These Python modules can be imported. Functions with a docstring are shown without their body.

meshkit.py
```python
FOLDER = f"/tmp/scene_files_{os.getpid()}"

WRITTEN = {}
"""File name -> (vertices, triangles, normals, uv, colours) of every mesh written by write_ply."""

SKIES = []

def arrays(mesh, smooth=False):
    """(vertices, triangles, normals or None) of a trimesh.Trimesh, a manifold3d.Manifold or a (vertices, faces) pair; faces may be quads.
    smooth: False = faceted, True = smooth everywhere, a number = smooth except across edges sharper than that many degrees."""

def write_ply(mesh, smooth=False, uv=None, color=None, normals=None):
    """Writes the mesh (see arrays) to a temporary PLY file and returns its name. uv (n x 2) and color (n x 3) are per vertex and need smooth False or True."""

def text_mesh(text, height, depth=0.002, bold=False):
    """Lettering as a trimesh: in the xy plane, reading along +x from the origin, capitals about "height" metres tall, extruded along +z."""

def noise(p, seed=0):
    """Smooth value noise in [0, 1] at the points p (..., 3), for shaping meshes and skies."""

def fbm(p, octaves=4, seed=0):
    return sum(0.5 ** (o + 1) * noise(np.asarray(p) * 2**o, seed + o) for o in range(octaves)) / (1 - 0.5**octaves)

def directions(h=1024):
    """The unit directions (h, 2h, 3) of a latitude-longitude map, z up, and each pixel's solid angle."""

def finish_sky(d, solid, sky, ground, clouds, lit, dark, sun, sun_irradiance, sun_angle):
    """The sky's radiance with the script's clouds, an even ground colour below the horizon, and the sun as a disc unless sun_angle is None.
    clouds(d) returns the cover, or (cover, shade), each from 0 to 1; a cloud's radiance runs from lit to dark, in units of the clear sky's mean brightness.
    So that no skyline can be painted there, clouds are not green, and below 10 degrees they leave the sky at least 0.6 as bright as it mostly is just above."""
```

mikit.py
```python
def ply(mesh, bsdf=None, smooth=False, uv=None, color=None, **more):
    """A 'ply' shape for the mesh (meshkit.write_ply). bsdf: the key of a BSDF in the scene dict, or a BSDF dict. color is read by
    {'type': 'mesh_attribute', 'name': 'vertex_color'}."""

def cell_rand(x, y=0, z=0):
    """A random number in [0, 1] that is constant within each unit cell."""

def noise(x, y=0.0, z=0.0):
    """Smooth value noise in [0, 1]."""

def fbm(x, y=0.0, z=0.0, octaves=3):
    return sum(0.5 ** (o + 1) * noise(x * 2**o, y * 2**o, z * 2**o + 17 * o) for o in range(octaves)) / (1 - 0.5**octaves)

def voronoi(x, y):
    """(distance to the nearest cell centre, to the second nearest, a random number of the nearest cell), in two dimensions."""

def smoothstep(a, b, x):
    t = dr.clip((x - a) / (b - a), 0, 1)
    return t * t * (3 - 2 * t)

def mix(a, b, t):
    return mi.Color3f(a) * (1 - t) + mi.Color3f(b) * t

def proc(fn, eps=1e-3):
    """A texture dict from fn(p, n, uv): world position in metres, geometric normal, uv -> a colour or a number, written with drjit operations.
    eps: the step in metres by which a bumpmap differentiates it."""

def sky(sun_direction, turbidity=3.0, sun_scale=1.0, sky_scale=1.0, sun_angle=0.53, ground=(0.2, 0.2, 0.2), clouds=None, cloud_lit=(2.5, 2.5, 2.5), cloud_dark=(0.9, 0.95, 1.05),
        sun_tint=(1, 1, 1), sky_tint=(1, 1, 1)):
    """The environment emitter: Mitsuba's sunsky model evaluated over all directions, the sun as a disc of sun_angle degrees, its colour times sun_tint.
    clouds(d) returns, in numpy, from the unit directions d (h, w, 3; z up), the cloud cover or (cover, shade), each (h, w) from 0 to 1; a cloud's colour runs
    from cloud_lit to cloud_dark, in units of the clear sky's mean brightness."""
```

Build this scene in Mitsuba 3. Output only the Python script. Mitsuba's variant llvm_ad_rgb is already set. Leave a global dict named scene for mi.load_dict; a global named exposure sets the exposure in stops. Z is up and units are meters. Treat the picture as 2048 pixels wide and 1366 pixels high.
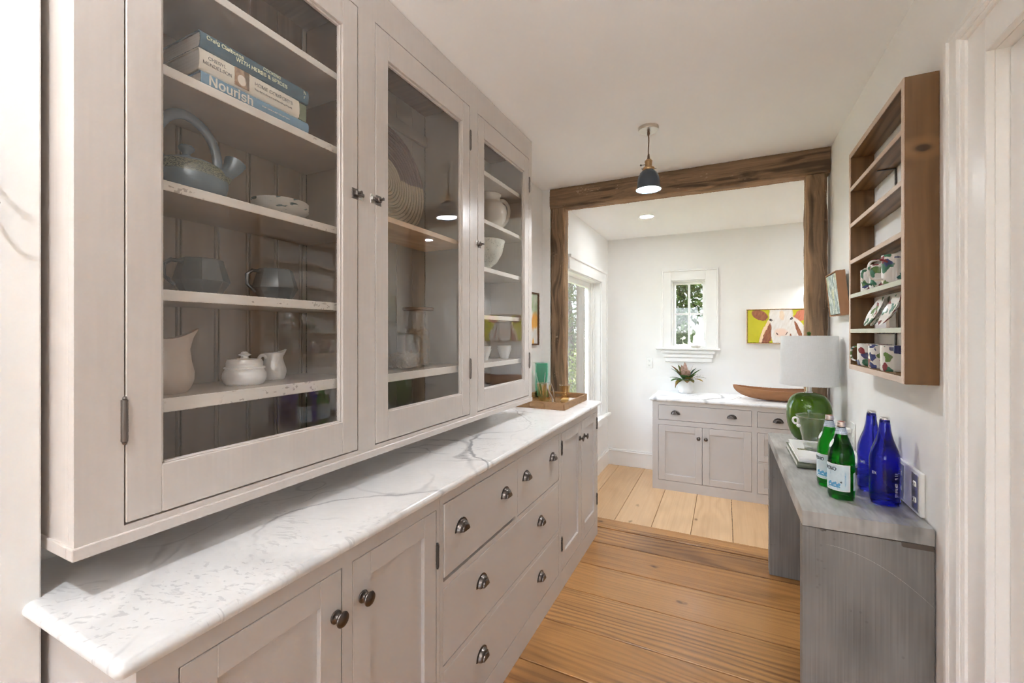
import math, random
import numpy as np, trimesh, drjit as dr, mitsuba as mi
import manifold3d as m3
from shapely.geometry import Polygon, box as sbox
import mikit, meshkit
from mikit import proc, noise, fbm, voronoi, cell_rand, smoothstep, mix, ply
random.seed(7); RNG = np.random.default_rng(7)
scene, labels = {}, {}
T = mi.ScalarTransform4f
# ---------------------------------------------------------------- camera, sky, lights, exposure
YAW, FPX = 0.4545, 870.0
EYE = np.array([0, 0, 1.58]); FW = np.array([-math.sin(YAW), math.cos(YAW), 0])
scene['camera'] = {'type': 'perspective', 'fov': math.degrees(2 * math.atan(1024 / FPX)), 'fov_axis': 'x', 'near_clip': 0.02, 'far_clip': 500.0,
                   'principal_point_offset_y': 17 / 1366,
                   'to_world': T().look_at(origin=EYE.tolist(), target=(EYE + FW).tolist(), up=[0, 0, 1])}
scene['sky'] = mikit.sky((0.55, -0.45, 0.72), turbidity=3.5, sun_scale=1.3, sky_scale=6.5, ground=(0.25, 0.27, 0.2),
                         clouds=lambda d: 0.75 * np.clip(meshkit.fbm(d * 3.0, 4) * 1.6 - 0.2, 0, 1), cloud_lit=(2.6, 2.6, 2.6), cloud_dark=(1.3, 1.35, 1.4))
exposure = 2.24
LAMP = 1.0      # overall strength of the electric lamps
WARM, COOL = (0.97, 0.975, 1.0), (0.935, 0.965, 1.0)
ZC, ZF = 2.84, 2.70        # ceilings: pantry, far room
XA, XR, XU, XB = -1.45, 0.645, -1.14, -0.899   # alcove wall, right wall, upper cabinet face, base cabinet face
YB, YT = 5.245, 3.57       # far back wall, timber frame front

# ---------------------------------------------------------------- helpers
def cat(*ms):
    ms = [m for g in ms for m in (g if isinstance(g, (list, tuple)) else [g])]
    return trimesh.util.concatenate(ms)
_unit = None
def bx(x0, x1, y0, y1, z0, z1, c=0.0015):
    """A box with chamfered edges."""
    global _unit
    x0, x1 = sorted((x0, x1)); y0, y1 = sorted((y0, y1)); z0, z1 = sorted((z0, z1))
    c = min(c, (x1 - x0) * .45, (y1 - y0) * .45, (z1 - z0) * .45)
    if c <= 1e-6:
        return trimesh.creation.box(bounds=[[x0, y0, z0], [x1, y1, z1]])
    P = []
    for sx in (0, 1):
        for sy in (0, 1):
            for sz in (0, 1):
                for k in range(3):
                    P.append((sx, sy, sz, k))
    V = []
    for sx, sy, sz, k in P:
        p = [x1 if sx else x0, y1 if sy else y0, z1 if sz else z0]
        for a, s in enumerate((sx, sy, sz)):
            if a != k: p[a] += -c if s else c
        V.append(p)
    V = np.array(V)
    if _unit is None:
        h = trimesh.convex.convex_hull(np.array([[sx + (0 if k == 0 else (-.1 if sx else .1)), sy + (0 if k == 1 else (-.1 if sy else .1)), sz + (0 if k == 2 else (-.1 if sz else .1))] for sx, sy, sz, k in P]))
        ref = np.array([[sx + (0 if k == 0 else (-.1 if sx else .1)), sy + (0 if k == 1 else (-.1 if sy else .1)), sz + (0 if k == 2 else (-.1 if sz else .1))] for sx, sy, sz, k in P])
        idx = [int(np.argmin(((ref - v) ** 2).sum(1))) for v in h.vertices]
        _unit = np.array(idx)[h.faces]
    return trimesh.Trimesh(V, _unit.copy(), process=False)
def lathe(prof, n=40, a0=0.0, a1=2 * math.pi, c=(0, 0, 0), axis='z', sy=1.0):
    """Revolve (r, h) points about an axis; prof runs so that the outside is on the outside."""
    prof = np.array(prof, float); full = abs(a1 - a0 - 2 * math.pi) < 1e-6
    m = n if full else n + 1
    ang = a0 + (a1 - a0) * np.arange(m) / n
    r, h = prof[:, 0], prof[:, 1]; k = len(prof)
    X = np.outer(np.cos(ang), r); Y = np.outer(np.sin(ang), r) * sy; Z = np.tile(h, (m, 1))
    V = np.stack([X, Y, Z], -1).reshape(-1, 3)
    F = []
    for i in range(n):
        j = (i + 1) % m if full else i + 1
        for q in range(k - 1):
            a, b, d, e = i * k + q, j * k + q, j * k + q + 1, i * k + q + 1
            F += [[a, b, d], [a, d, e]]
    V = V.copy()
    if axis == 'x': V = V[:, [2, 0, 1]]
    if axis == 'y': V = V[:, [1, 2, 0]]
    me = trimesh.Trimesh(V + np.array(c), np.array(F), process=False)
    me.merge_vertices(); me.update_faces(me.nondegenerate_faces()); me.remove_unreferenced_vertices()
    return me
def tube(path, rad, n=10, flat=1.0, caps=True, up=(0, 0, 1)):
    p = np.array(path, float); k = len(p); rad = np.broadcast_to(rad, (k,)).astype(float)
    t = np.gradient(p, axis=0); t /= np.linalg.norm(t, axis=1, keepdims=True) + 1e-12
    a = np.cross(t[0], up); 
    if np.linalg.norm(a) < 1e-3: a = np.cross(t[0], (1, .2, 0))
    V = []; ang = 2 * math.pi * np.arange(n) / n
    for i in range(k):
        a = a - t[i] * (a @ t[i]); a /= np.linalg.norm(a) + 1e-12
        b = np.cross(t[i], a)
        V.append(p[i] + rad[i] * (np.cos(ang)[:, None] * a + flat * np.sin(ang)[:, None] * b))
    V = np.vstack(V); F = []
    for i in range(k - 1):
        for q in range(n):
            r = (q + 1) % n
            F += [[i * n + q, i * n + r, (i + 1) * n + r], [i * n + q, (i + 1) * n + r, (i + 1) * n + q]]
    if caps:
        V = np.vstack([V, p[0], p[-1]]); e = len(V)
        for q in range(n):
            r = (q + 1) % n
            F += [[e - 2, r, q], [e - 1, (k - 1) * n + q, (k - 1) * n + r]]
    return trimesh.Trimesh(V, np.array(F), process=False)
def spline(pts, n=24):
    from scipy.interpolate import CubicSpline
    pts = np.array(pts, float); s = np.r_[0, np.cumsum(np.linalg.norm(np.diff(pts, axis=0), axis=1))]
    return CubicSpline(s, pts)(np.linspace(0, s[-1], n))
def extr(poly, x0, x1, axis='x'):
    """Extrude a shapely polygon given in (y,z) along x, in (x,z) along y or in (x,y) along z."""
    m = trimesh.creation.extrude_polygon(poly, x1 - x0, engine='earcut'); v = m.vertices.copy()
    if axis == 'x': v = np.c_[v[:, 2] + x0, v[:, 0], v[:, 1]]
    elif axis == 'y': v = np.c_[v[:, 0], v[:, 2] + x0, v[:, 1]]; m.faces = m.faces[:, ::-1]
    else: v = np.c_[v[:, 0], v[:, 1], v[:, 2] + x0]
    return trimesh.Trimesh(v, m.faces, process=False)
def hull(points, r):
    s = [m3.Manifold.sphere(r, 24).translate(p) for p in points]
    return m3.Manifold.batch_hull(s)
def mtri(m):
    q = m.to_mesh(); return trimesh.Trimesh(q.vert_properties[:, :3], q.tri_verts, process=False)
def put(m, o=(0, 0, 0), ex=(1, 0, 0), ey=(0, 1, 0), ez=(0, 0, 1)):
    v = m.vertices; return trimesh.Trimesh(np.array(o) + v[:, :1] * np.array(ex) + v[:, 1:2] * np.array(ey) + v[:, 2:3] * np.array(ez), m.faces, process=False)
def moved(m, d): q = m.copy(); q.vertices = q.vertices + np.array(d); return q
def rotz(m, deg, c=(0, 0, 0)):
    q = m.copy(); a = math.radians(deg); R = np.array([[math.cos(a), -math.sin(a), 0], [math.sin(a), math.cos(a), 0], [0, 0, 1]])
    q.vertices = (q.vertices - np.array(c)) @ R.T + np.array(c); return q
def frame_boxes(y0, y1, z0, z1, w, x0, x1, wt=None, wb=None, c=0.0012):
    """Stiles and rails in the (y,z) plane."""
    wt = wt or w; wb = wb or w
    return [bx(x0, x1, y0, y0 + w, z0, z1, c), bx(x0, x1, y1 - w, y1, z0, z1, c), bx(x0, x1, y0 + w, y1 - w, z1 - wt, z1, c), bx(x0, x1, y0 + w, y1 - w, z0, z0 + wb, c)]
def key(name):
    if name not in scene and name not in labels: return name
    i = 1
    while f'{name}_{i:03d}' in scene or f'{name}_{i:03d}' in labels: i += 1
    return f'{name}_{i:03d}'
def add(name, mesh, mat, smooth=False, to=None, **kw):
    k = key(name); d = mesh if isinstance(mesh, dict) else ply(mesh, mat, smooth, **kw)
    d = dict(d)
    if to is not None: d['to_world'] = to
    scene[k] = d; return k
def thing(name, label, category, group=None):
    k = key(name); labels[k] = {'label': label, 'category': category}
    if group: labels[k]['group'] = group
    return k
def one(name, mesh, mat, label, category, group=None, smooth=False, to=None):
    k = key(name); labels[k] = {'label': label, 'category': category}
    if group: labels[k]['group'] = group
    d = dict(mesh) if isinstance(mesh, dict) else ply(mesh, mat, smooth)
    if to is not None: d['to_world'] = to
    scene[k] = d; return k
def struct(name, mesh, mat, label=None, smooth=False):
    k = key(name); labels[k] = {'kind': 'structure'}
    if label: labels[k]['label'] = label
    scene[k] = ply(mesh, mat, smooth); return k
def holder(name, label=None):
    k = key(name); labels[k] = {'kind': 'structure'}
    if label: labels[k]['label'] = label
    return k
# ---------------------------------------------------------------- materials
def rgb(*c): return {'type': 'rgb', 'value': list(c)}
def mat(name, color, rough=0.5, spec=0.5, bump=None, eps=1e-3, **kw):
    d = {'type': 'principled', 'base_color': proc(color) if callable(color) else rgb(*color), 'roughness': proc(rough) if callable(rough) else rough, 'specular': spec, **kw}
    if bump is not None: d = {'type': 'bumpmap', 'tex': proc(bump, eps), 'scale': 1.0, 'bsdf': d}
    scene[name] = {'type': 'twosided', 'bsdf': d}; return name
C3 = mi.Color3f
mat('m_wall', (0.82, 0.815, 0.80), 0.55, 0.3)
mat('m_ceiling', (0.85, 0.845, 0.83), 0.7, 0.2)
mat('m_trim', (0.82, 0.82, 0.81), 0.28, 0.5)
def f_oldpaint(p, n, uv):
    s = fbm(p.x * 9, p.y * 9, p.z * 3); g = noise(p.x * 160, p.y * 160, p.z * 7)
    return mix((0.53, 0.485, 0.455), (0.59, 0.545, 0.515), s) * (0.97 + 0.05 * g)
mat('m_cab_old', f_oldpaint, 0.27, 0.5, bump=lambda p, n, uv: 0.00022 * noise(p.x * 220, p.y * 220, p.z * 9) + 0.0005 * fbm(p.x * 25, p.y * 25, p.z * 8), eps=2e-3)
def f_newpaint(p, n, uv): return mix((0.49, 0.462, 0.445), (0.52, 0.492, 0.475), noise(p.x * 5, p.y * 5, p.z * 5))
mat('m_cab', f_newpaint, 0.36, 0.5)
def f_inside(p, n, uv):
    s = fbm(p.x * 6, p.y * 30, p.z * 2.5); return mix((0.26, 0.208, 0.164), (0.34, 0.278, 0.224), s)
mat('m_inside', f_inside, 0.4, 0.5)
mat('m_inside_pale', lambda p, n, uv: mix((0.30, 0.27, 0.235), (0.36, 0.33, 0.29), fbm(p.x * 5, p.y * 8, p.z * 3)), 0.45, 0.4)
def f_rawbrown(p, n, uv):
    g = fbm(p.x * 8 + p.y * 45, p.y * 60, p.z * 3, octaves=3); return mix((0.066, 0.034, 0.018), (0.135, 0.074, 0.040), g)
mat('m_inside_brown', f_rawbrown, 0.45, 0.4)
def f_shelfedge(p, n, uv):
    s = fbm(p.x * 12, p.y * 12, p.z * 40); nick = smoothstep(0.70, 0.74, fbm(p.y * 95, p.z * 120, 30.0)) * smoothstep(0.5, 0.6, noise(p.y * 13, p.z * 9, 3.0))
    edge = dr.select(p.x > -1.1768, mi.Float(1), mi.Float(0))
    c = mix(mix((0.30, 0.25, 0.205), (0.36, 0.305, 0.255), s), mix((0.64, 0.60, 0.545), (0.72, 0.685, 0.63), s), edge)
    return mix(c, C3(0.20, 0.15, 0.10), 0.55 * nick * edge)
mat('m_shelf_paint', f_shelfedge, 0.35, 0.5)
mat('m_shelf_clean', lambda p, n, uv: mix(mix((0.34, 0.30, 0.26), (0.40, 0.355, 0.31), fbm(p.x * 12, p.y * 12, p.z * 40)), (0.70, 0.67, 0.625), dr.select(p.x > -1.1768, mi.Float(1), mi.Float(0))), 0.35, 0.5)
def f_marble(p, n, uv):
    w1, w2 = fbm(p.x * 2.6, p.y * 2.6, p.z * 2), fbm(p.x * 2.6 + 9.2, p.y * 2.6 + 4.4, p.z * 2)
    f1, f2 = fbm(p.x * 21, p.y * 21, p.z * 9) - 0.5, fbm(p.x * 21 + 5, p.y * 21 + 8, p.z * 9) - 0.5
    x, y = p.x + 0.22 * w1 + 0.030 * f1, p.y + 0.22 * w2 + 0.030 * f2
    u, v = 0.82 * x + 0.57 * y, -0.57 * x + 0.82 * y
    def vein(a, b, wd):
        q = dr.abs(noise(a, b, 0.5) - 0.5); return 1 - smoothstep(0.0, wd, q)
    amp = smoothstep(0.40, 0.60, fbm(p.x * 2.3 + 3, p.y * 2.3, 1.3))
    k = 0.75 * vein(u * 2.1 + 3, v * 1.2 + 1.7, 0.011) * (0.25 + amp) + 0.55 * vein(u * 1.7 + 11, v * 2.4 + 4.1, 0.010) * amp + 0.35 * vein(u * 5.3, v * 3.6 + 8, 0.014) * amp + 0.30 * vein(u * 11.0, v * 8.0 + 1, 0.03) * smoothstep(0.5, 0.7, fbm(p.x * 4, p.y * 4, 5.0))
    fu, fv = u * 62 + 6 * w2, v * 170
    fl = smoothstep(0.60, 0.74, fbm(fu, fv, 2.0)) * smoothstep(0.50, 0.68, fbm(p.x * 6 + 7, p.y * 6, 2.0))
    base = mix((0.80, 0.805, 0.81), (0.70, 0.715, 0.73), smoothstep(0.42, 0.72, fbm(p.x * 2.4 + 5, p.y * 2.4, 0.3)))
    base = base * (0.965 + 0.06 * fbm(u * 60, v * 120, 3.0))
    return mix(base, C3(0.27, 0.28, 0.30), dr.clip(k + 0.27 * fl, 0, 0.8))
mat('m_marble', f_marble, 0.16, 0.5)
def plank_wood(c0, c1, c2, along, seam, wd, ring=34.0, warp=5.0, dirt=0.5, rk=0.8):
    def f(p, n, uv):
        u, v = (p.x, p.y) if along == 'x' else (p.y, p.x)
        i = dr.floor((v - seam) / wd); r = cell_rand(i, 3, 5)
        uu = u + r * 37
        warpv = fbm(uu * 0.55, v * 3.2, r * 9); w2 = fbm(uu * 2.2, v * 9, r * 3)
        rings = 0.5 + 0.5 * dr.sin((v * ring * (0.6 + 0.8 * r) + 2.2 * warp * warpv + 0.9 * w2) * 6.283)
        rings = rings * rings * smoothstep(0.28, 0.72, fbm(uu * 0.8, v * 2.6, r * 4 + 2)) + 0.35 * smoothstep(0.52, 0.75, noise(uu * 1.2, v * 120, r))
        fine = fbm(uu * 6, v * 170, 1.0)
        blot = smoothstep(0.5, 0.78, fbm(uu * 1.6, v * 2.6, r * 5))
        d1, d2, rr = voronoi(uu * 1.15, v * 2.3)
        knot = (1 - smoothstep(0.018, 0.06, d1 + 0.03 * noise(uu * 40, v * 60))) * smoothstep(0.45, 0.5, rr)
        c = mix(c0, c1, dr.clip(0.8 * r + 0.45 * fine - 0.1, 0, 1)); c = mix(c, C3(*c2), dr.clip(rings * rk, 0, 1))
        return mix(c, C3(*c2) * 0.55, dr.clip(dirt * blot * 0.6 + 0.8 * knot, 0, 0.9))
    return f
mat('m_floor_dark', plank_wood((0.36, 0.165, 0.046), (0.50, 0.255, 0.085), (0.13, 0.05, 0.014), 'x', 2.25, 0.33, ring=27, warp=4.0, dirt=0.8, rk=0.62), lambda p, n, uv: 0.20 + 0.16 * fbm(p.x * 4, p.y * 9, 0), 0.5,
    bump=lambda p, n, uv: 0.0016 * fbm(p.x * 2.0, p.y * 9, 0.0) + 0.00025 * noise(p.x * 9, p.y * 120, 0.0), eps=3e-3, clearcoat=0.35, clearcoat_gloss=0.9)
mat('m_floor_light', plank_wood((0.58, 0.37, 0.20), (0.67, 0.46, 0.27), (0.44, 0.25, 0.115), 'y', -0.538, 0.298, ring=13, warp=4, dirt=0.3, rk=0.3), 0.38, 0.4)
def wood(c0, c1, c2, axis='z', fx=50.0, fl=1.6, rough=0.45, name=None, bump=0.0003, **kw):
    def f(p, n, uv):
        a, b, l = (p.x, p.y, p.z) if axis == 'z' else ((p.y, p.z, p.x) if axis == 'x' else (p.x, p.z, p.y))
        w = fbm(a * 5, b * 5, l * fl); g = fbm(a * fx + 6 * w, b * fx + 6 * w, l * fl * 1.6, octaves=4)
        st = smoothstep(0.52, 0.72, noise(a * fx * 0.35 + 5 * w, b * fx * 0.35, l * fl * 0.7))
        return mix(mix(c0, c1, g), C3(*c2), 0.75 * st)
    def h(p, n, uv):
        a, b, l = (p.x, p.y, p.z) if axis == 'z' else ((p.y, p.z, p.x) if axis == 'x' else (p.x, p.z, p.y))
        return bump * fbm(a * fx * 1.3, b * fx * 1.3, l * fl * 2)
    return mat(name, f, rough, 0.45, bump=h if bump else None, **kw)
def timber_mat(name, axis, hewn):
    def f(p, n, uv):
        a, b, l = (p.x, p.y, p.z) if axis == 'z' else (p.y, p.z, p.x)
        w = fbm(a * 7, b * 7, l * 1.8); g = fbm(a * 95 + 7 * w, b * 95 + 7 * w, l * 3.2, octaves=4); st = smoothstep(0.5, 0.68, fbm(a * 30 + 4 * w, b * 30, l * 1.7))
        c = mix((0.10, 0.063, 0.038), (0.30, 0.195, 0.118), g); c = mix(c, C3(0.035, 0.022, 0.014), 0.75 * st)
        fl = smoothstep(0.70, 0.76, noise(p.x * 75, p.y * 75, p.z * 75)) * smoothstep(0.60, 0.74, fbm(p.x * 9, p.y * 9, p.z * 9)); c = mix(c, C3(0.42, 0.34, 0.26), 0.45 * fl)
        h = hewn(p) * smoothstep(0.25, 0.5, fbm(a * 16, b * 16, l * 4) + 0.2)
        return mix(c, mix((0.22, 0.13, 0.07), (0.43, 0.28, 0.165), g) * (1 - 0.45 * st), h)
    def bump(p, n, uv):
        a, b, l = (p.x, p.y, p.z) if axis == 'z' else (p.y, p.z, p.x); w = fbm(a * 7, b * 7, l * 1.8)
        return 0.005 * fbm(a * 70 + 7 * w, b * 70 + 7 * w, l * 3)
    mat(name, f, 0.7, 0.3, bump=bump, eps=2e-3)
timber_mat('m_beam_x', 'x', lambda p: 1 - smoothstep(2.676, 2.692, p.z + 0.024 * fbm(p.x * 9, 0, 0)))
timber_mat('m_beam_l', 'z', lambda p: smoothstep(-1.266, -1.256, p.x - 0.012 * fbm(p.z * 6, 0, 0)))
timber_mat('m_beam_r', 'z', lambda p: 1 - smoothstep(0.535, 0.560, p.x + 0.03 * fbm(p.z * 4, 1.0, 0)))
def f_alder(p, n, uv):
    w = fbm(p.x * 4, p.y * 5, p.z * 1.2); g = fbm(p.x * 60 + 5 * w, p.y * 60 + 5 * w, p.z * 2.2, octaves=4)
    cath = 0.5 + 0.5 * dr.sin(6.283 * (p.x * 22 + p.y * 9 + 3.0 * fbm(p.x * 6, p.y * 4, p.z * 1.1)))
    d1, d2, rr = voronoi(p.x * 9 + p.y * 4.3, p.z * 2.4)
    kn = (1 - smoothstep(0.03, 0.13, d1)) * smoothstep(0.55, 0.6, rr)
    c = mix((0.090, 0.045, 0.016), (0.195, 0.105, 0.040), g); c = mix(c, C3(0.085, 0.040, 0.013), 0.35 * cath); kk = dr.sqrt(dr.square((p.x - 0.602) / 1.25) + dr.square((p.z - 2.205) / 0.75) + dr.square((p.y - 1.93) / 0.5)); c = mix(c, C3(0.03, 0.014, 0.006), 0.9 * (1 - smoothstep(0.012, 0.020, kk))); c = mix(c, C3(0.30, 0.16, 0.06), 0.4 * smoothstep(0.016, 0.03, kk) * (1 - smoothstep(0.03, 0.07, kk)))
    return mix(c, C3(0.045, 0.02, 0.009), 0.85 * kn)
mat('m_alder', f_alder, 0.38, 0.45)
mat('m_alder_x', plank_wood((0.090, 0.045, 0.016), (0.195, 0.105, 0.040), (0.085, 0.040, 0.013), 'y', 0, 5, ring=25, warp=3, dirt=0.2), 0.38, 0.45)
def f_lit_edge(p, n, uv):
    return mix((0.50, 0.37, 0.28), (0.62, 0.50, 0.41), fbm(p.x * 30, p.y * 9, p.z * 30))
mat('m_lit_edge_tone', f_lit_edge, 0.3, 0.5)  # lamp light on the shelf fronts, painted into a paler colour
mat('m_lit_edge_green', lambda p, n, uv: mix((0.46, 0.50, 0.40), (0.58, 0.60, 0.50), fbm(p.x * 30, p.y * 22, p.z * 30)), 0.3, 0.5)  # green lamp reflection painted into the edge colour
def f_conc_top(p, n, uv):
    a = fbm(p.x * 14, p.y * 4.5, p.z * 10); b = noise(p.x * 130, p.y * 25, 0)
    return mix((0.17, 0.168, 0.160), (0.36, 0.356, 0.342), smoothstep(.25, .75, a)) * (0.88 + 0.2 * b)
mat('m_concrete_top', f_conc_top, 0.33, 0.5)
def f_conc_leg(p, n, uv):
    a = fbm(p.x * 9, p.y * 9, p.z * 2.2, octaves=4); s = noise(p.x * 260, p.y * 260, p.z * 3.5); b = fbm(p.x * 3.5, p.y * 3.5, p.z * 3.2)
    c = mix((0.082, 0.081, 0.077), (0.27, 0.266, 0.256), dr.clip(0.75 * a + 0.24 * s + 0.60 * b - 0.30, 0, 1))
    front = dr.select(p.y < 1.953, mi.Float(1), mi.Float(0))
    e = 0.8535; t = fbm(p.x * 13 + 2.0, 1.0, 2.0) + 0.12 * (fbm(p.x * 70, p.z * 70, 0.0) - 0.5)
    up, dn = 0.004 + 0.020 * smoothstep(0.56, 0.66, t), 0.001 + 0.016 * smoothstep(0.52, 0.64, t)
    chip = smoothstep(0.0, 0.0015, p.z - (e - dn)) * (1 - smoothstep(0.0, 0.0015, p.z - (e + up))) * smoothstep(0.29, 0.34, p.x) * front
    sc = (1 - smoothstep(0.0, 0.0012, dr.abs(p.z - (0.80 - 1.15 * dr.square(dr.maximum(p.x - 0.33, 0)) * 1.4)))) * smoothstep(0.33, 0.36, p.x)
    pit = 1 - smoothstep(0.05, 0.13, voronoi(p.x * 21 + p.y * 13, p.z * 21)[0]); pit = pit * smoothstep(0.72, 0.78, noise(p.x * 9, p.z * 9, 4.0))
    c = mix(c, C3(0.5, 0.49, 0.47), 0.5 * sc * front); c = mix(c, C3(0.06, 0.055, 0.05), 0.25 * pit)
    return mix(c, C3(0.055, 0.04, 0.03), 0.9 * chip)
mat('m_concrete_leg', f_conc_leg, 0.5, 0.4, bump=lambda p, n, uv: 0.0006 * fbm(p.x * 40, p.y * 40, p.z * 12), eps=2e-3)
mat('m_black_iron', (0.028, 0.024, 0.022), 0.4, 0.5)
mat('m_dark_gap', (0.03, 0.025, 0.022), 0.9, 0.1)
def metal(name, c, r): scene[name] = {'type': 'twosided', 'bsdf': {'type': 'principled', 'base_color': rgb(*c), 'metallic': 1.0, 'roughness': r, 'specular': 0.5}}; return name
metal('m_pewter', (0.115, 0.10, 0.092), 0.24); metal('m_chrome', (0.75, 0.75, 0.76), 0.12); metal('m_old_iron', (0.16, 0.14, 0.13), 0.38)
metal('m_brass', (0.46, 0.30, 0.16), 0.34); metal('m_silver', (0.72, 0.72, 0.72), 0.2); metal('m_canopy', (0.62, 0.56, 0.50), 0.35)
scene['m_pane'] = {'type': 'thindielectric', 'int_ior': 1.6}
scene['m_window'] = {'type': 'thindielectric', 'int_ior': 1.33}
def tglass(name, c, ior=1.5): scene[name] = {'type': 'thindielectric', 'int_ior': ior, 'specular_transmittance': rgb(*c)}; return name
tglass('m_glass', (0.97, 0.98, 0.98)); tglass('m_amber', (0.93, 0.77, 0.50), 1.7); tglass('m_teal', (0.30, 0.78, 0.63), 1.6)
def dglass(name, c, ior): scene[name] = {'type': 'dielectric', 'int_ior': ior, 'specular_transmittance': rgb(*c)}; return name
dglass('m_clear_solid', (0.97, 0.96, 0.92), 1.5); dglass('m_bottle_green', (0.06, 0.50, 0.095), 1.36); dglass('m_bottle_blue', (0.165, 0.185, 0.70), 1.36)
tglass('m_neck_green', (0.30, 0.72, 0.22)); tglass('m_neck_blue', (0.30, 0.33, 0.88))
mat('m_white', (0.80, 0.80, 0.79), 0.35, 0.5); mat('m_porcelain', (0.84, 0.85, 0.85), 0.14, 0.6); mat('m_cream_porcelain', (0.70, 0.665, 0.60), 0.16, 0.6)
mat('m_plastic', (0.82, 0.82, 0.80), 0.3, 0.5); mat('m_slot', (0.05, 0.05, 0.05), 0.6, 0.3); mat('m_white_ink', (0.85, 0.86, 0.9), 0.5, 0.3)
mat('m_tan_glaze', (0.43, 0.345, 0.28), 0.12, 0.6); mat('m_grey_glaze', (0.032, 0.034, 0.032), 0.14, 0.6)

# ---------------------------------------------------------------- structure
def wallbox(x0, x1, y0, y1, z0, z1): return bx(x0, x1, y0, y1, z0, z1, 0)
struct('wall_left', wallbox(-1.60, -1.252, -0.60, 0.3715, 0, ZC), 'm_wall'); struct('wall_alcove', wallbox(-1.60, -1.4505, 0.3715, 3.69, 0, ZC), 'm_wall')
struct('wall_timber_side', wallbox(-1.45, -1.376, 3.583, 3.69, 0, ZC), 'm_wall'); struct('wall_timber_back', wallbox(-1.44, -1.272, 3.70, 3.74, 0, ZC), 'm_wall')
DY0, DY1, DZ = 0.76, 1.598, 2.33
struct('wall_right', cat(wallbox(XR, 0.78, -0.60, DY0, 0, ZC), wallbox(XR, 0.78, DY1, 3.70, 0, ZC), wallbox(XR, 0.78, DY0, DY1, DZ, ZC)), 'm_wall')
struct('wall_partition', wallbox(0.78, 2.5, 3.58, 3.70, 0, ZF + .2), 'm_wall')
WX0, WX1, WZ0, WZ1 = -0.545, -0.188, 1.432, 2.170
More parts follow.
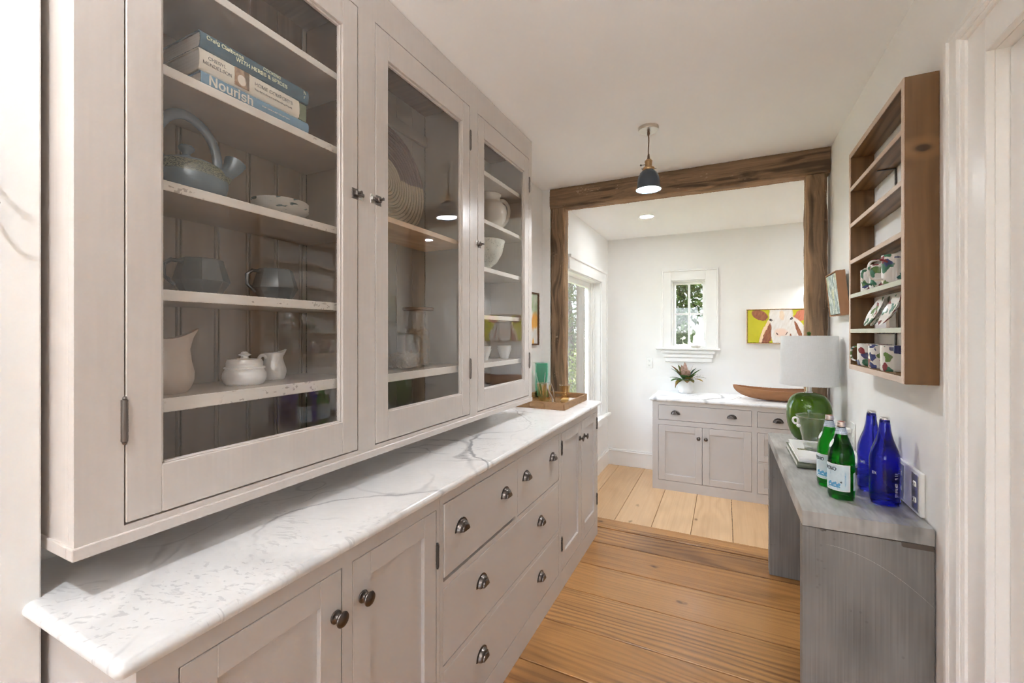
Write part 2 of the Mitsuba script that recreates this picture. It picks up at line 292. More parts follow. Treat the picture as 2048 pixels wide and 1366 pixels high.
struct('wall_back', cat(wallbox(-1.44, WX0, YB, YB + .16, 0, ZF + .1), wallbox(WX1, 2.5, YB, YB + .16, 0, ZF + .1), wallbox(WX0, WX1, YB, YB + .16, 0, WZ0), wallbox(WX0, WX1, YB, YB + .16, WZ1, ZF + .1)), 'm_wall')
LY0, LY1, LZ0, LZ1 = 3.746, 4.90, 0.66, 2.16
struct('wall_far_left', cat(wallbox(-1.44, -1.272, LY1, YB, 0, ZF + .1), wallbox(-1.44, -1.272, LY0, LY1, 0, LZ0), wallbox(-1.44, -1.272, LY0, LY1, LZ1, ZF + .1)), 'm_wall')
struct('wall_far_right', wallbox(2.4, 2.55, 3.70, YB, 0, ZF + .1), 'm_wall')
struct('ceiling', cat(wallbox(-1.6, 0.78, -0.60, 3.72, ZC, ZC + .15)), 'm_ceiling')
struct('ceiling_far', wallbox(-1.44, 2.55, 3.69, YB + .1, ZF, ZF + .3), 'm_ceiling')
# the kitchen behind the camera
struct('wall_kitchen', cat(wallbox(-4, -1.40, -0.75, -0.60, 0, ZC), wallbox(0.78, 3.5, -0.75, -0.60, 0, ZC), wallbox(-4.15, -4, -5, -.6, 0, ZC), wallbox(3.5, 3.65, -5, -.6, 0, ZC),
       wallbox(-4, -2.0, -5.15, -5, 0, ZC), wallbox(1.8, 3.5, -5.15, -5, 0, ZC), wallbox(-2.0, 1.8, -5.15, -5, 0, .5), wallbox(-2.0, 1.8, -5.15, -5, 2.5, ZC)), 'm_wall')
struct('ceiling_kitchen', wallbox(-4.15, 3.65, -5.15, -0.60, ZC, ZC + .15), 'm_ceiling')
k = holder('window_3')
add(k + '__frame', cat(bx(-2, -1.93, -5.12, -5.03, .5, 2.5), bx(1.73, 1.8, -5.12, -5.03, .5, 2.5), bx(-2, 1.8, -5.12, -5.03, .5, .57), bx(-2, 1.8, -5.12, -5.03, 2.43, 2.5), bx(-.8, -.74, -5.12, -5.03, .5, 2.5), bx(.54, .6, -5.12, -5.03, .5, 2.5)), 'm_trim')
add(k + '__pane', bx(-1.93, 1.73, -5.08, -5.0795, .57, 2.43, 0), 'm_window')
# floors: slab and planks
fl = struct('floor', cat(wallbox(-1.6, 0.78, -0.6, 3.70, -.12, -.022), wallbox(-1.5, 2.55, 3.70, YB + .1, -.12, -.022)), 'm_dark_gap')
struct('floor_kitchen', wallbox(-4, 3.5, -5, -0.6, -.12, 0), 'm_floor_dark')
ys = [-0.6, -0.39, -0.06, 0.27, 0.60, 0.93, 1.26, 1.59, 1.92, 2.25, 2.58, 2.91, 3.24, 3.50]
for i in range(len(ys) - 1):
    add(fl + '__plank', bx(-1.45, XR, ys[i] + .003, ys[i + 1] - .003, -.03, RNG.uniform(-.0015, 0.0), .003), 'm_floor_dark')
add(fl + '__threshold', bx(-1.272, XR, 3.502, 3.675, -.03, 0.003, .003), 'm_floor_dark')
xs = [-1.30, -1.134, -0.836, -0.538, -0.240, 0.058, 0.356, 0.654, 0.952, 1.25, 1.548, 1.846, 2.144, 2.42]
for i in range(len(xs) - 1):
    add(fl + '__plank', bx(xs[i] + .0016, xs[i + 1] - .0016, 3.677, YB + .02, -.03, RNG.uniform(-.001, 0.0), .002), 'm_floor_light')
# baseboards in the far room, trims
def baseb(x0, x1, y0, y1, side):
    if side == 'y': return cat(bx(x0, x1, y1 - .016, y1, 0, .165, .002), bx(x0, x1, y1 - .024, y1, .165, .178, .004), bx(x0, x1, y1 - .014, y1, .178, .196, .005))
    return cat(bx(x0, x0 + .016, y0, y1, 0, .165, .002), bx(x0, x0 + .024, y0, y1, .165, .178, .004), bx(x0, x0 + .014, y0, y1, .178, .196, .005))
struct('baseboard_back', baseb(-1.272, -0.66, 0, YB, 'y'), 'm_trim')
struct('baseboard_left', baseb(-1.272, 0, 3.74, YB, 'x'), 'm_trim')
struct('baseboard_right', cat(bx(XR - .016, XR, 1.775, 3.56, 0, .165, .002), bx(XR - .022, XR, 1.775, 3.56, .165, .18, .004)), 'm_trim')
struct('trim_1', cat(bx(-1.262, -1.240, 0.205, 0.3725, 0, ZC - .002, .003)), 'm_trim', 'white board casing at the near left edge')
# right door: casing, backband, slab
dk = holder('door_1', 'white door casing and door at the right edge')
def casing_piece(d0, d1, x): return d0, d1, x
cs = [bx(XR - .020, XR, DY1, 1.70, 0, DZ + .10, .002), bx(XR - .020, XR, DY0 - .10, DY0, 0, DZ + .10, .002), bx(XR - .020, XR, DY0, DY1, DZ, DZ + .10, .002)]
for a, b, t in ((1.690, 1.772, .032), (1.700, 1.760, .040), (1.748, 1.773, .046)):
    cs += [bx(XR - t, XR, a, b, 0, DZ + .10 + (b - 1.69) * .5 if False else DZ + .02 + (b - DY1) * .72, .005)]
for a, b, t in ((.090, .132, .032), (.10, .126, .040), (.12, .134, .046)):
    cs += [bx(XR - t, XR, DY0 - .16, 1.773, DZ + a, DZ + b + .012, .005)]
add(dk + '__casing', cat(cs), 'm_trim')
add(dk + '__jamb', cat(bx(XR, .78, DY1 - .0, DY1 + .018, 0, DZ, .001), bx(XR, .78, DY0 - .018, DY0, 0, DZ, .001), bx(XR, .78, DY0, DY1, DZ, DZ + .018, .001)), 'm_trim')
add(dk + '__slab', cat(bx(.672, .705, DY0 + .003, DY1 - .003, .008, DZ - .004, .002)), 'm_trim')
# back window
wk = holder('window_1', 'small casement window over the plant')
add(wk + '__casing', cat(bx(-.645, WX0, YB - .020, YB, 1.413, 2.286, .002), bx(WX1, -.062, YB - .020, YB, 1.413, 2.286, .002), bx(WX0, WX1, YB - .020, YB, WZ1, 2.286, .002),
    bx(-.648, -.628, YB - .032, YB, 1.413, 2.290, .004), bx(-.079, -.059, YB - .032, YB, 1.413, 2.290, .004), bx(-.648, -.059, YB - .032, YB, 2.270, 2.290, .004)), 'm_trim')
add(wk + '__sill', cat(bx(-.706, -.040, YB - .075, YB + .06, 1.392, 1.413, .006), bx(-.650, -.085, YB - .050, YB, 1.345, 1.392, .012), bx(-.628, -.105, YB - .034, YB, 1.300, 1.347, .010), bx(-.612, -.119, YB - .024, YB, 1.252, 1.302, .008)), 'm_trim')
add(wk + '__jamb', cat(bx(WX0, WX0 + .012, YB, YB + .15, WZ0, WZ1, .001), bx(WX1 - .008, WX1, YB, YB + .15, WZ0, WZ1, .001), bx(WX0, WX1, YB, YB + .15, WZ1 - .012, WZ1, .001), bx(WX0, WX1, YB, YB + .15, WZ0 - .01, WZ0 + .006, .001)), 'm_trim')
ga, gb, gc, gd, yg = -.503, -.222, 1.452, 2.132, YB + .085
sash = cat(bx(WX0 + .012, ga, yg - .02, yg + .02, WZ0, WZ1 - .012, .003), bx(gb, WX1 - .008, yg - .02, yg + .02, WZ0, WZ1 - .012, .003), bx(ga, gb, yg - .02, yg + .02, WZ0, gc, .003), bx(ga, gb, yg - .02, yg + .02, gd, WZ1 - .012, .003))
add(wk + '__sash', sash, 'm_trim')
add(wk + '__muntin', bx(-.374, -.352, yg - .014, yg + .014, gc, gd, .003), 'm_trim')
add(wk + '__muntin', cat(bx(ga, -.374, yg - .013, yg + .013, 1.785, 1.807, .003), bx(-.352, gb, yg - .013, yg + .013, 1.785, 1.807, .003)), 'm_trim')
for (a, b) in ((ga, -.374), (-.352, gb)):
    for (c, d) in ((gc, 1.785), (1.807, gd)): add(wk + '__pane', bx(a, b, yg - .0003, yg + .0003, c, d, 0), 'm_window')
add(wk + '__handle', cat(bx(WX1 - .020, WX1 - .014, YB - .004, YB + .03, 1.50, 1.60, .002), bx(WX1 - .03, WX1 - .01, YB + .0, YB + .03, 1.49, 1.515, .003)), 'm_silver')
# left window of the far room
wk = holder('window_2', 'tall window in the far left wall')
xw = -1.272
add(wk + '__casing', cat(bx(xw, xw + .020, LY1, 5.09, LZ0 - .02, 2.275, .002), bx(xw, xw + .020, LY0, LY1, LZ1, 2.275, .002),
    bx(xw, xw + .034, 5.075, 5.105, LZ0 - .02, 2.295, .004), bx(xw, xw + .034, LY0, 5.105, 2.265, 2.295, .004)), 'm_trim')
add(wk + '__sill', cat(bx(xw - .10, xw + .065, LY0, 5.16, LZ0 - .045, LZ0 - .02, .006), bx(xw, xw + .025, LY0, 5.10, LZ0 - .13, LZ0 - .045, .006)), 'm_trim')
add(wk + '__jamb', cat(bx(xw - .165, xw, LY1 - .016, LY1, LZ0, LZ1, .001), bx(xw - .165, xw, LY0, LY0 + .016, LZ0, LZ1, .001), bx(xw - .165, xw, LY0, LY1, LZ1 - .016, LZ1, .001), bx(xw - .165, xw, LY0, LY1, LZ0 - .02, LZ0 + .01, .001)), 'm_trim')
xg = xw - .12
add(wk + '__sash', cat([bx(xg - .022, xg + .022, LY0 + .016, LY0 + .075, LZ0 + .01, LZ1 - .016, .003), bx(xg - .022, xg + .022, LY1 - .14, LY1 - .016, LZ0 + .01, LZ1 - .016, .003),
    bx(xg + .022, xg + .040, LY1 - .075, LY1 - .016, LZ0 + .01, LZ1 - .016, .003), bx(xg + .040, xg + .058, LY1 - .045, LY1 - .016, LZ0 + .01, LZ1 - .016, .003),
    bx(xg - .022, xg + .022, LY0 + .075, LY1 - .14, LZ0 + .01, LZ0 + .08, .003), bx(xg - .022, xg + .022, LY0 + .075, LY1 - .14, LZ1 - .075, LZ1 - .016, .003)]), 'm_trim')
add(wk + '__pane', bx(xg - .0003, xg + .0003, LY0 + .075, LY1 - .14, LZ0 + .08, LZ1 - .075, 0), 'm_window')

# ---------------------------------------------------------------- timber frame
def timber(x0, x1, y0, y1, z0, z1, amp, seed, step=.022):
    m = trimesh.creation.box(bounds=[[x0, y0, z0], [x1, y1, z1]])
    M = m3.Manifold(m3.Mesh(np.array(m.vertices, np.float32), np.array(m.faces, np.uint32))).refine_to_length(step)
    q = mtri(M); v = q.vertices.copy(); c = np.array([(x0 + x1) / 2, (y0 + y1) / 2, (z0 + z1) / 2]); h = np.array([x1 - x0, y1 - y0, z1 - z0]) / 2
    long = int(np.argmax(h)); rel = (v - c) / h
    s = np.array([4., 4., 4.]); s[long] = 1.6
    d = (meshkit.fbm(v * s * 2.2, 3, seed) - .5)[:, None] * amp * 2 + (meshkit.fbm(v * s * 9, 3, seed + 5) - .5)[:, None] * amp * .9
    o = [a for a in range(3) if a != long]
    edge = np.minimum(np.abs(rel[:, o[0]]), np.abs(rel[:, o[1]]))
    pull = np.clip((edge - .80) / .2, 0, 1)[:, None]
    for a in o:
        v[:, a] += (np.sign(rel[:, a]) * (np.abs(rel[:, a]) > .98)) * d[:, 0] - np.sign(rel[:, a]) * pull[:, 0] * amp * (.5 + meshkit.fbm(v * s * 3, 2, seed + 9))
    return trimesh.Trimesh(v, q.faces, process=False)
one('timber_beam', timber(-1.376, XR - .004, YT, YT + .135, 2.665, ZC + .004, .007, 3), 'm_beam_x', 'long rough-hewn dark timber beam across the top of the opening', 'beam')
one('timber_post', timber(-1.374, -1.245, YT + .006, YT + .125, 0, 2.664, .007, 11), 'm_beam_l', 'rough timber post on the left, behind the tray of glasses', 'post')
one('timber_post', timber(.505, .628, YT + .006, YT + .13, 0, 2.664, .010, 21), 'm_beam_r', 'gnarled timber post on the right, behind the white lampshade', 'post')

# ---------------------------------------------------------------- hardware
def knob_mesh(x, y, z, s=1.0, dirn=(1, 0, 0)):
    prof = [(0, 0), (.0150, 0), (.0158, .0018), (.0150, .0045), (.0110, .0065), (.0078, .0090), (.0062, .0130), (.0066, .0175), (.0100, .0205), (.0172, .0222), (.0182, .0240), (.0172, .0262), (.0120, .0285), (.0, .0296)]
    m = lathe([(r * s, h * s) for r, h in prof], 32, axis='x' if dirn[0] else 'y')
    if dirn[1] < 0: m.vertices[:, 1] *= -1; m.faces = m.faces[:, ::-1]
    return moved(m, (x, y, z))
def pull_mesh(x, y, z, dirn='x', s=1.0):
    o = [(.0435, .0), (.0435, .0028), (.0375, .0034), (.0352, .0075), (.0335, .0140), (.0300, .0180), (.0245, .0200), (.0235, .0245), (.0215, .0262), (.0, .0268)]
    i = [(.0, .0245), (.0205, .0240), (.0220, .0185), (.0285, .0162), (.0318, .0125), (.0335, .0060), (.0345, .0)]
    m = lathe([(r * s, h * s) for r, h in o + i], 28, 0, math.pi, axis='x'); m.vertices[:, 2] *= .98   # half ring above z
    m.vertices[:, 2] -= .016
    if dirn == 'y': v = m.vertices; m = trimesh.Trimesh(np.c_[v[:, 1], -v[:, 0], v[:, 2]], m.faces, process=False)
    return moved(m, (x, y, z))
def hinge_mesh(x, y, z, L=.088):
    return cat(lathe([(0, -L / 2 - .008), (.0035, -L / 2 - .006), (.0045, -L / 2 - .002), (.003, -L / 2), (.0058, -L / 2), (.0058, L / 2), (.003, L / 2), (.0045, L / 2 + .002), (.0035, L / 2 + .006), (0, L / 2 + .008)], 14, c=(x + .003, y, z)),
               bx(x - .001, x + .0014, y - .006, y + .006, z - L / 2, z + L / 2, .0004))
# ---------------------------------------------------------------- base cabinets on the left
def shaker(k, y0, y1, z0, z1, w=.066, x=XB, hy=None, ky=None, kz=.845, hz=(.27, .80), matn='m_cab'):
    d = add(k + '__door', cat(frame_boxes(y0, y1, z0, z1, w, x - .020, x, wt=.066, wb=.10 if z0 < .2 else w, c=.0016)), matn)
    add(d + '__panel', bx(x - .018, x - .013, y0 + w - .005, y1 - w + .005, z0 + .06, z1 - .06, .0005), matn)
    if ky: add(d + '__knob', knob_mesh(x, ky, kz, 1.08), 'm_pewter', 35)
    if hy:
        for z in hz: add(d + '__hinge', hinge_mesh(x, hy, z, .078), 'm_black_iron', 35)
    return d
def drawer(k, y0, y1, z0, z1, pulls, zp, x=XB, proud=0.0):
    d = add(k + '__drawer', bx(x - .02, x + proud, y0, y1, z0, z1, .0022), 'm_cab')
    for y in pulls: add(d + '__pull', pull_mesh(x + proud, y, zp), 'm_pewter', 35)
ZK = 1.0155
def carcass(k, y0, y1, openings, near=False, far=False):
    """Face frame with openings (y0,y1,z0,z1) and the box behind it."""
    P = sbox(y0, 0, y1, ZK)
    for a, b, c, d in openings: P = P.difference(sbox(a, c, b, d))
    add(k + '__face_frame', extr(P, XB - .021, XB, 'x'), 'm_cab')
    add(k + '__body', cat(bx(XA + .002, XB - .021, y0 + .001, y0 + .017, 0, ZK, .001), bx(XA + .002, XB - .021, y1 - .017, y1 - .001, 0, ZK, .001), bx(XB - .05, XB - .03, y0 + .017, y1 - .017, .02, ZK, 0), bx(XA + .002, XB - .05, y0 + .017, y1 - .017, .09, .11, .001)), 'm_cab')
g = .0025
k1 = thing('base_cabinet', 'light greige base cabinet with two round-knobbed doors, nearest the camera', 'cabinet')
carcass(k1, .384, 1.262, [(.448, .828, .12, .966), (.862, 1.243, .12, .966)])
shaker(k1, .448 + g, .828 - g, .12 + g, .966 - g, ky=.806, kz=.850)
shaker(k1, .862 + g, 1.243 - g, .12 + g, .966 - g, ky=.900, kz=.852, hy=1.2445, hz=(.27, .805))
k2 = thing('base_cabinet', 'wide greige drawer cabinet with cup pulls in the middle of the left-hand run', 'cabinet')
carcass(k2, 1.2635, 2.510, [(1.282, 1.876, .692, .972), (1.898, 2.486, .692, .972), (1.280, 2.480, .392, .670), (1.280, 2.480, .12, .372)])
drawer(k2, 1.282 + g, 1.876 - g, .692 + g + .012, .972 - g, (1.395, 1.762), .855, proud=.004)
drawer(k2, 1.898 + g, 2.486 - g, .692 + g, .972 - g, (2.000, 2.370), .862)
drawer(k2, 1.280 + g, 2.480 - g, .392 + g, .670 - g, (1.555, 2.190), .562)
drawer(k2, 1.280 + g, 2.480 - g, .12 + g, .372 - g, (1.555, 2.190), .262)
k3 = thing('base_cabinet', 'narrow greige base cabinet with two doors under the rattan tray', 'cabinet')
carcass(k3, 2.5115, 3.374, [(2.532, 2.944, .115, .966), (2.958, 3.345, .115, .966)])
shaker(k3, 2.532 + g, 2.944 - g, .115 + g, .966 - g, ky=2.905, kz=.853, hy=2.5310, hz=(.285, .875))
shaker(k3, 2.958 + g, 3.345 - g, .115 + g, .966 - g, ky=3.010, kz=.848, hy=3.3465, hz=(.285, .875))
# marble worktop with bullnose
ct = hull([(-1.45 + .0152, .345 + .0152, 1.031), (-.868 - .0152, .345 + .0152, 1.031), (-1.45 + .0152, 3.402 - .0152, 1.031), (-.868 - .0152, 3.402 - .0152, 1.031)], .0152)
ct = ct - m3.Manifold.cube((.30, .20, .2)).translate((-1.542, .1745, .95)) 
one('marble_worktop', mtri(ct), 'm_marble', 'long white marble worktop with grey veins on the left-hand base cabinets', 'worktop', smooth=40)

# ---------------------------------------------------------------- display cabinet (upper)
dc = thing('display_cabinet', 'tall old greige wall cabinet with three glazed doors above the left marble worktop', 'cabinet')
UY0, UY1, UZ0, UZ1 = .387, 2.629, 1.137, ZC - .003
DO = [(.466, 1.120), (1.200, 1.856), (1.930, 2.584)]; DZ0, DZ1 = 1.173, 2.709
P = sbox(UY0, UZ0 + .0, UY1, UZ1)
for a, b in DO: P = P.difference(sbox(a, DZ0, b, DZ1))
add(dc + '__face_frame', extr(P, XU - .024, XU, 'x'), 'm_cab_old')
add(dc + '__bottom_rail', cat(bx(XU - .02, XU + .006, UY0 - .005, UY1, UZ0 - .003, UZ0 + .022, .002), bx(XA, XU - .02, UY0 - .005, UY0 + .01, UZ0 - .003, UZ0 + .022, .002)), 'm_cab_old')
add(dc + '__side_panel', bx(XA + .001, XU - .024, UY0, UY0 + .020, UZ0, UZ1, .001), 'm_cab_old')
add(dc + '__side_panel', bx(XA + .001, XU - .024, UY1 - .020, UY1, UZ0, UZ1, .001), 'm_cab_old')
add(dc + '__bottom', bx(XA + .001, XU - .024, UY0 + .020, UY1 - .020, 1.150, 1.172, .001), 'm_inside')
add(dc + '__top', bx(XA + .001, XU - .024, UY0 + .020, UY1 - .020, 2.735, 2.755, .001), 'm_inside_brown')
YP1, YP2 = 1.160, 1.893
add(dc + '__partition', cat(bx(XA + .012, XU - .024, YP1 - .009, YP1 + .009, 1.172, 2.195, .001)), 'm_inside')
add(dc + '__partition', cat(bx(XA + .012, XU - .024, YP1 - .009, YP1 + .009, 2.195, 2.735, .001)), 'm_inside_brown')
add(dc + '__partition', bx(XA + .012, XU - .024, YP2 - .009, YP2 + .009, 1.172, 2.735, .001), 'm_inside_pale')
# beadboard back: boards with recessed joints; brown unpainted boards at the top of the first bay
edges = [.407, .512, .618, .723, .830, .931, 1.032, 1.133, 1.152]
for i in range(len(edges) - 1):
    a, b = edges[i] + .0016, edges[i + 1] - .0016
    if b - a > .03:
        add(dc + '__back_board', cat(bx(XA + .002, XA + .012, a, b - .012, 1.172, 2.192, .0018), bx(XA + .002, XA + .0125, b - .0095, b, 1.172, 2.192, .003)), 'm_inside')
        add(dc + '__back_board', bx(XA + .002, XA + .012, a, b, 2.1925, 2.735, .0015), 'm_inside_brown')
    else: add(dc + '__back_board', bx(XA + .002, XA + .012, a, b, 1.172, 2.735, .0015), 'm_inside')
for a, b in ((1.170, 1.30), (1.30, 1.42), (1.42, 1.54), (1.54, 1.66), (1.66, 1.78), (1.78, 1.884), (1.903, 2.12), (2.12, 2.36), (2.36, 2.608)):
    add(dc + '__back_board', bx(XA + .002, XA + .012, a + .0008, b - .0008, 1.172, 2.735, .0012), 'm_inside_pale')
add(dc + '__back_gap', bx(XA + .0005, XA + .002, .407, 2.608, 1.172, 2.735, 0), 'm_dark_gap')
add(dc + '__cleat', bx(XA + .012, XA + .028, 1.17, 1.884, 2.565, 2.62, .002), 'm_inside_pale')
XS = -1.175
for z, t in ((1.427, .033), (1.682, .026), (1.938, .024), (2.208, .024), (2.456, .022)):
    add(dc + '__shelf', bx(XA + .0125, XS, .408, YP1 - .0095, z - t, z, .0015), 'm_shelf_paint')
wood((.50, .33, .20), (.62, .45, .29), (.42, .26, .15), 'y', 30, 1.5, .45, 'm_shelf_wood', 0)
add(dc + '__shelf', bx(XA + .0125, XS, YP1 + .0095, YP2 - .0095, 2.012, 2.034, .0015), 'm_shelf_wood')
add(dc + '__shelf', bx(XA + .0125, XS, YP1 + .0095, YP2 - .0095, 1.388, 1.421, .0015), 'm_shelf_clean')
for z, t in ((1.417, .028), (1.678, .024), (1.941, .025), (2.202, .022), (2.466, .024)):
    add(dc + '__shelf', bx(XA + .0125, XS, YP2 + .0095, UY1 - .021, z - t, z, .0015), 'm_shelf_clean')
# doors
def latch(d, y, z, s):
    """Small iron spring latch: plate and catch; s = +1 when the catch reaches towards larger y."""
    x = XU
    add(d + '__latch', cat(bx(x, x + .003, y - s * .003, y - s * .030, z - .018, z + .018, .0008), bx(x + .003, x + .016, y - s * .004, y - s * .022, z - .008, z + .008, .002),
        bx(x + .004, x + .013, y + s * .018, y - s * .008, z - .0055, z + .0055, .002), lathe([(0, 0), (.0045, 0), (.0045, .012), (.0060, .016), (0, .018)], 12, c=(x + .014, y - s * .013, z + .001), axis='x'),
        lathe([(0, 0), (.003, 0), (.002, .0015), (0, .002)], 8, c=(x + .003, y - s * .025, z + .013), axis='x'), lathe([(0, 0), (.003, 0), (.002, .0015), (0, .002)], 8, c=(x + .003, y - s * .025, z - .013), axis='x')), 'm_old_iron', 30)
def strike(y0, y1, z):
    add(dc + '__strike_plate', cat(bx(XU, XU + .002, y0, y1, z - .016, z + .016, .0006), bx(XU + .002, XU + .008, y0 + .001, y0 + .005, z - .006, z + .006, .001)), 'm_silver')
for i, (a, b) in enumerate(DO):
    g2 = .003
    y0, y1, z0, z1 = a + g2, b - g2, DZ0 + g2 + .001, DZ1 - g2
    w = .066
    fr = frame_boxes(y0, y1, z0, z1, w, XU - .024, XU + .001, wt=.100, wb=.107, c=.0018)
    iy0, iy1, iz0, iz1 = y0 + w, y1 - w, z0 + .107, z1 - .100
    st = .007
    fr += [bx(XU - .022, XU - .007, iy0 - .001, iy0 + st, iz0, iz1, .003), bx(XU - .022, XU - .007, iy1 - st, iy1 + .001, iz0, iz1, .003), bx(XU - .022, XU - .007, iy0 + st, iy1 - st, iz1 - st, iz1 + .001, .003), bx(XU - .022, XU - .007, iy0 + st, iy1 - st, iz0 - .001, iz0 + st * .6, .002)]
    d = add(dc + '__door', cat(fr), 'm_cab_old')
    # old glass, slightly wavy
    n1, n2 = 40, 80; yy, zz = np.meshgrid(np.linspace(iy0 + .001, iy1 - .001, n1), np.linspace(iz0 + .0, iz1 - .001, n2), indexing='ij')
    q = np.stack([0 * yy, yy * 3.2 + i * 7, zz * 2.2], -1); xx = XU - .017 + (0.023 * (yy - (iy0 + iy1) / 2) if i == 2 else 0) + 0.0011 * (meshkit.fbm(q * 2.0, 2, 4) - .5)
    V = np.stack([xx, yy, zz], -1).reshape(-1, 3); F = []
    I, J = np.meshgrid(np.arange(n1 - 1), np.arange(n2 - 1), indexing='ij'); s0 = (I * n2 + J).ravel()
    F = np.vstack([np.c_[s0, s0 + n2, s0 + n2 + 1], np.c_[s0, s0 + n2 + 1, s0 + 1]])
    add(d + '__pane', trimesh.Trimesh(V, F, process=False), 'm_pane', True)
    hy = a if i == 0 else b
    for z in ((1.395, 2.54) if i == 0 else (1.403, 2.541)): add(d + '__hinge', hinge_mesh(XU, hy, z), 'm_old_iron', 35)
    if i == 0: latch(d, b, 2.058, 1)
    else: latch(d, a, 2.064 if i == 1 else 2.037, -1)
strike(1.1225, 1.140, 2.058); strike(1.178, 1.198, 2.064); strike(1.910, 1.928, 2.037)

# ---------------------------------------------------------------- sideboard in the far room
sb = thing('sideboard_cabinet', 'greige sideboard with drawers over panelled doors under the small far window', 'cabinet')
SY = 4.625; SX1 = 0.72; SZ = .892
P = sbox(-.661, 0, SX1, SZ)
for a, b, c, d in ((-.605, .229, .703, .855), (-.605, .229, .094, .655), (.271, .670, .703, .850), (.271, .670, .386, .655), (.271, .670, .088, .376)): P = P.difference(sbox(a, c, b, d))
add(sb + '__face_frame', extr(P, SY, SY + .021, 'y'), 'm_cab')
add(sb + '__body', cat(bx(-.660, -.644, SY + .021, YB - .001, 0, SZ, .001), bx(SX1 - .017, SX1 - .001, SY + .021, YB - .001, 0, SZ, .001), bx(-.644, SX1 - .017, SY + .03, SY + .05, .02, SZ, 0), bx(-.644, SX1 - .017, SY + .05, YB - .001, .06, .08, .001)), 'm_cab')
def front_y(name, x0, x1, z0, z1, panel=None, knobs=(), pulls=()):
    if panel:
        w = panel
        ms = [bx(x0, x0 + w, SY, SY + .02, z0, z1, .0016), bx(x1 - w, x1, SY, SY + .02, z0, z1, .0016), bx(x0 + w, x1 - w, SY, SY + .02, z1 - w, z1, .0016), bx(x0 + w, x1 - w, SY, SY + .02, z0, z0 + w, .0016)]
        d = add(sb + '__' + name, cat(ms), 'm_cab')
        add(d + '__panel', bx(x0 + w - .004, x1 - w + .004, SY + .013, SY + .018, z0 + w - .004, z1 - w + .004, .0005), 'm_cab')
    else: d = add(sb + '__' + name, bx(x0, x1, SY, SY + .02, z0, z1, .0018), 'm_cab')
    for x, z in knobs: add(d + '__knob', knob_mesh(x, SY, z, .95, (0, -1, 0)), 'm_pewter', 35)
    for x, z in pulls: add(d + '__pull', pull_mesh(x, SY, z, 'y'), 'm_pewter', 35)
front_y('drawer', -.605 + g, .229 - g, .703 + g, .855 - g, pulls=((-.441, .782), (.062, .782)))
front_y('drawer', .271 + g, .670 - g, .703 + g, .850 - g, pulls=((.440, .776),))
front_y('door', -.605 + g, -.1975, .094 + g, .655 - g, .063, knobs=((-.228, .547),))
front_y('door', -.194, .229 - g, .094 + g, .655 - g, .063, knobs=((-.163, .546),))
front_y('drawer', .271 + g, .670 - g, .386 + g, .655 - g, .055); front_y('drawer', .271 + g, .670 - g, .088 + g, .376 - g, .055)
r = .0155
one('marble_worktop', mtri(hull([(-.692 + r, 4.597 + r, .908), (SX1 + .03 - r, 4.597 + r, .908), (-.692 + r, YB - .002 - r, .908), (SX1 + .03 - r, YB - .002 - r, .908)], r)), 'm_marble',
    'white marble top of the far sideboard, under the plant and wooden bowl', 'worktop', smooth=40)
ZS = .9236
# potted plant
pp = thing('potted_plant', 'small houseplant with bronze and green leaves in a white pot on the far sideboard', 'plant')
PX, PY = -.383, 5.140
add(pp + '__pot', lathe([(0, .004), (.066, .004), (.070, .008), (.080, .022), (.0815, .05), (.0805, .150), (.0785, .154), (.0755, .150), (.0755, .135), (0, .135)], 40, c=(PX, PY, ZS)), 'm_white', 40)
add(pp + '__saucer', lathe([(0, 0), (.074, 0), (.084, .006), (.086, .013), (.083, .013), (.076, .006), (0, .0045)], 40, c=(PX, PY, ZS)), 'm_white', 40)
mat('m_soil', (.06, .04, .025), .9, .1)
add(pp + '__soil', lathe([(.0755, .13), (.05, .138), (0, .141)], 24, c=(PX, PY, ZS)), 'm_soil', True)
def leafmat(n, a, b):
    def f(p, nn, uv): return mix(a, b, smoothstep(.35, .65, fbm(p.x * 40, p.y * 40, p.z * 40)))
    scene[n] = {'type': 'principledthin', 'base_color': proc(f), 'roughness': .35, 'diff_trans': .5, 'spec_trans': 0.0}
leafmat('m_leaf_green', (.06, .14, .05), (.14, .22, .08)); leafmat('m_leaf_bronze', (.22, .11, .06), (.14, .16, .06)); leafmat('m_leaf_pink', (.55, .36, .30), (.36, .24, .18)); leafmat('m_leaf_dark', (.05, .08, .06), (.10, .16, .13)); leafmat('m_leaf_yellow', (.32, .30, .07), (.40, .24, .08))
def leaf(base, az, el, L, W, droop, curl=.25):
    n = 12; t = np.linspace(0, 1, n); a = math.radians(az); 
    e = math.radians(el) - droop * t * t
    ds = L / (n - 1); r = np.r_[0, np.cumsum(np.cos(e[:-1]) * ds)]; z = np.r_[0, np.cumsum(np.sin(e[:-1]) * ds)]
    w = W * np.sin(np.pi * np.clip(t * .97 + .02, 0, 1)) ** .8 * (1 - .25 * t)
    c = np.stack([np.cos(a) * r, np.sin(a) * r, z], 1) + np.array(base); s = np.array([-math.sin(a), math.cos(a), 0])
    up = np.stack([-np.cos(a) * np.sin(e), -np.sin(a) * np.sin(e), np.cos(e)], 1)
    V = np.vstack([c - s * w[:, None] + up * (w * curl)[:, None], c, c + s * w[:, None] + up * (w * curl)[:, None]]); F = []
    for i in range(n - 1):
        for k in (0, 1): F += [[k * n + i, k * n + i + 1, (k + 1) * n + i + 1], [k * n + i, (k + 1) * n + i + 1, (k + 1) * n + i]]
    return trimesh.Trimesh(V, np.array(F), process=False)
rg = np.random.default_rng(5)
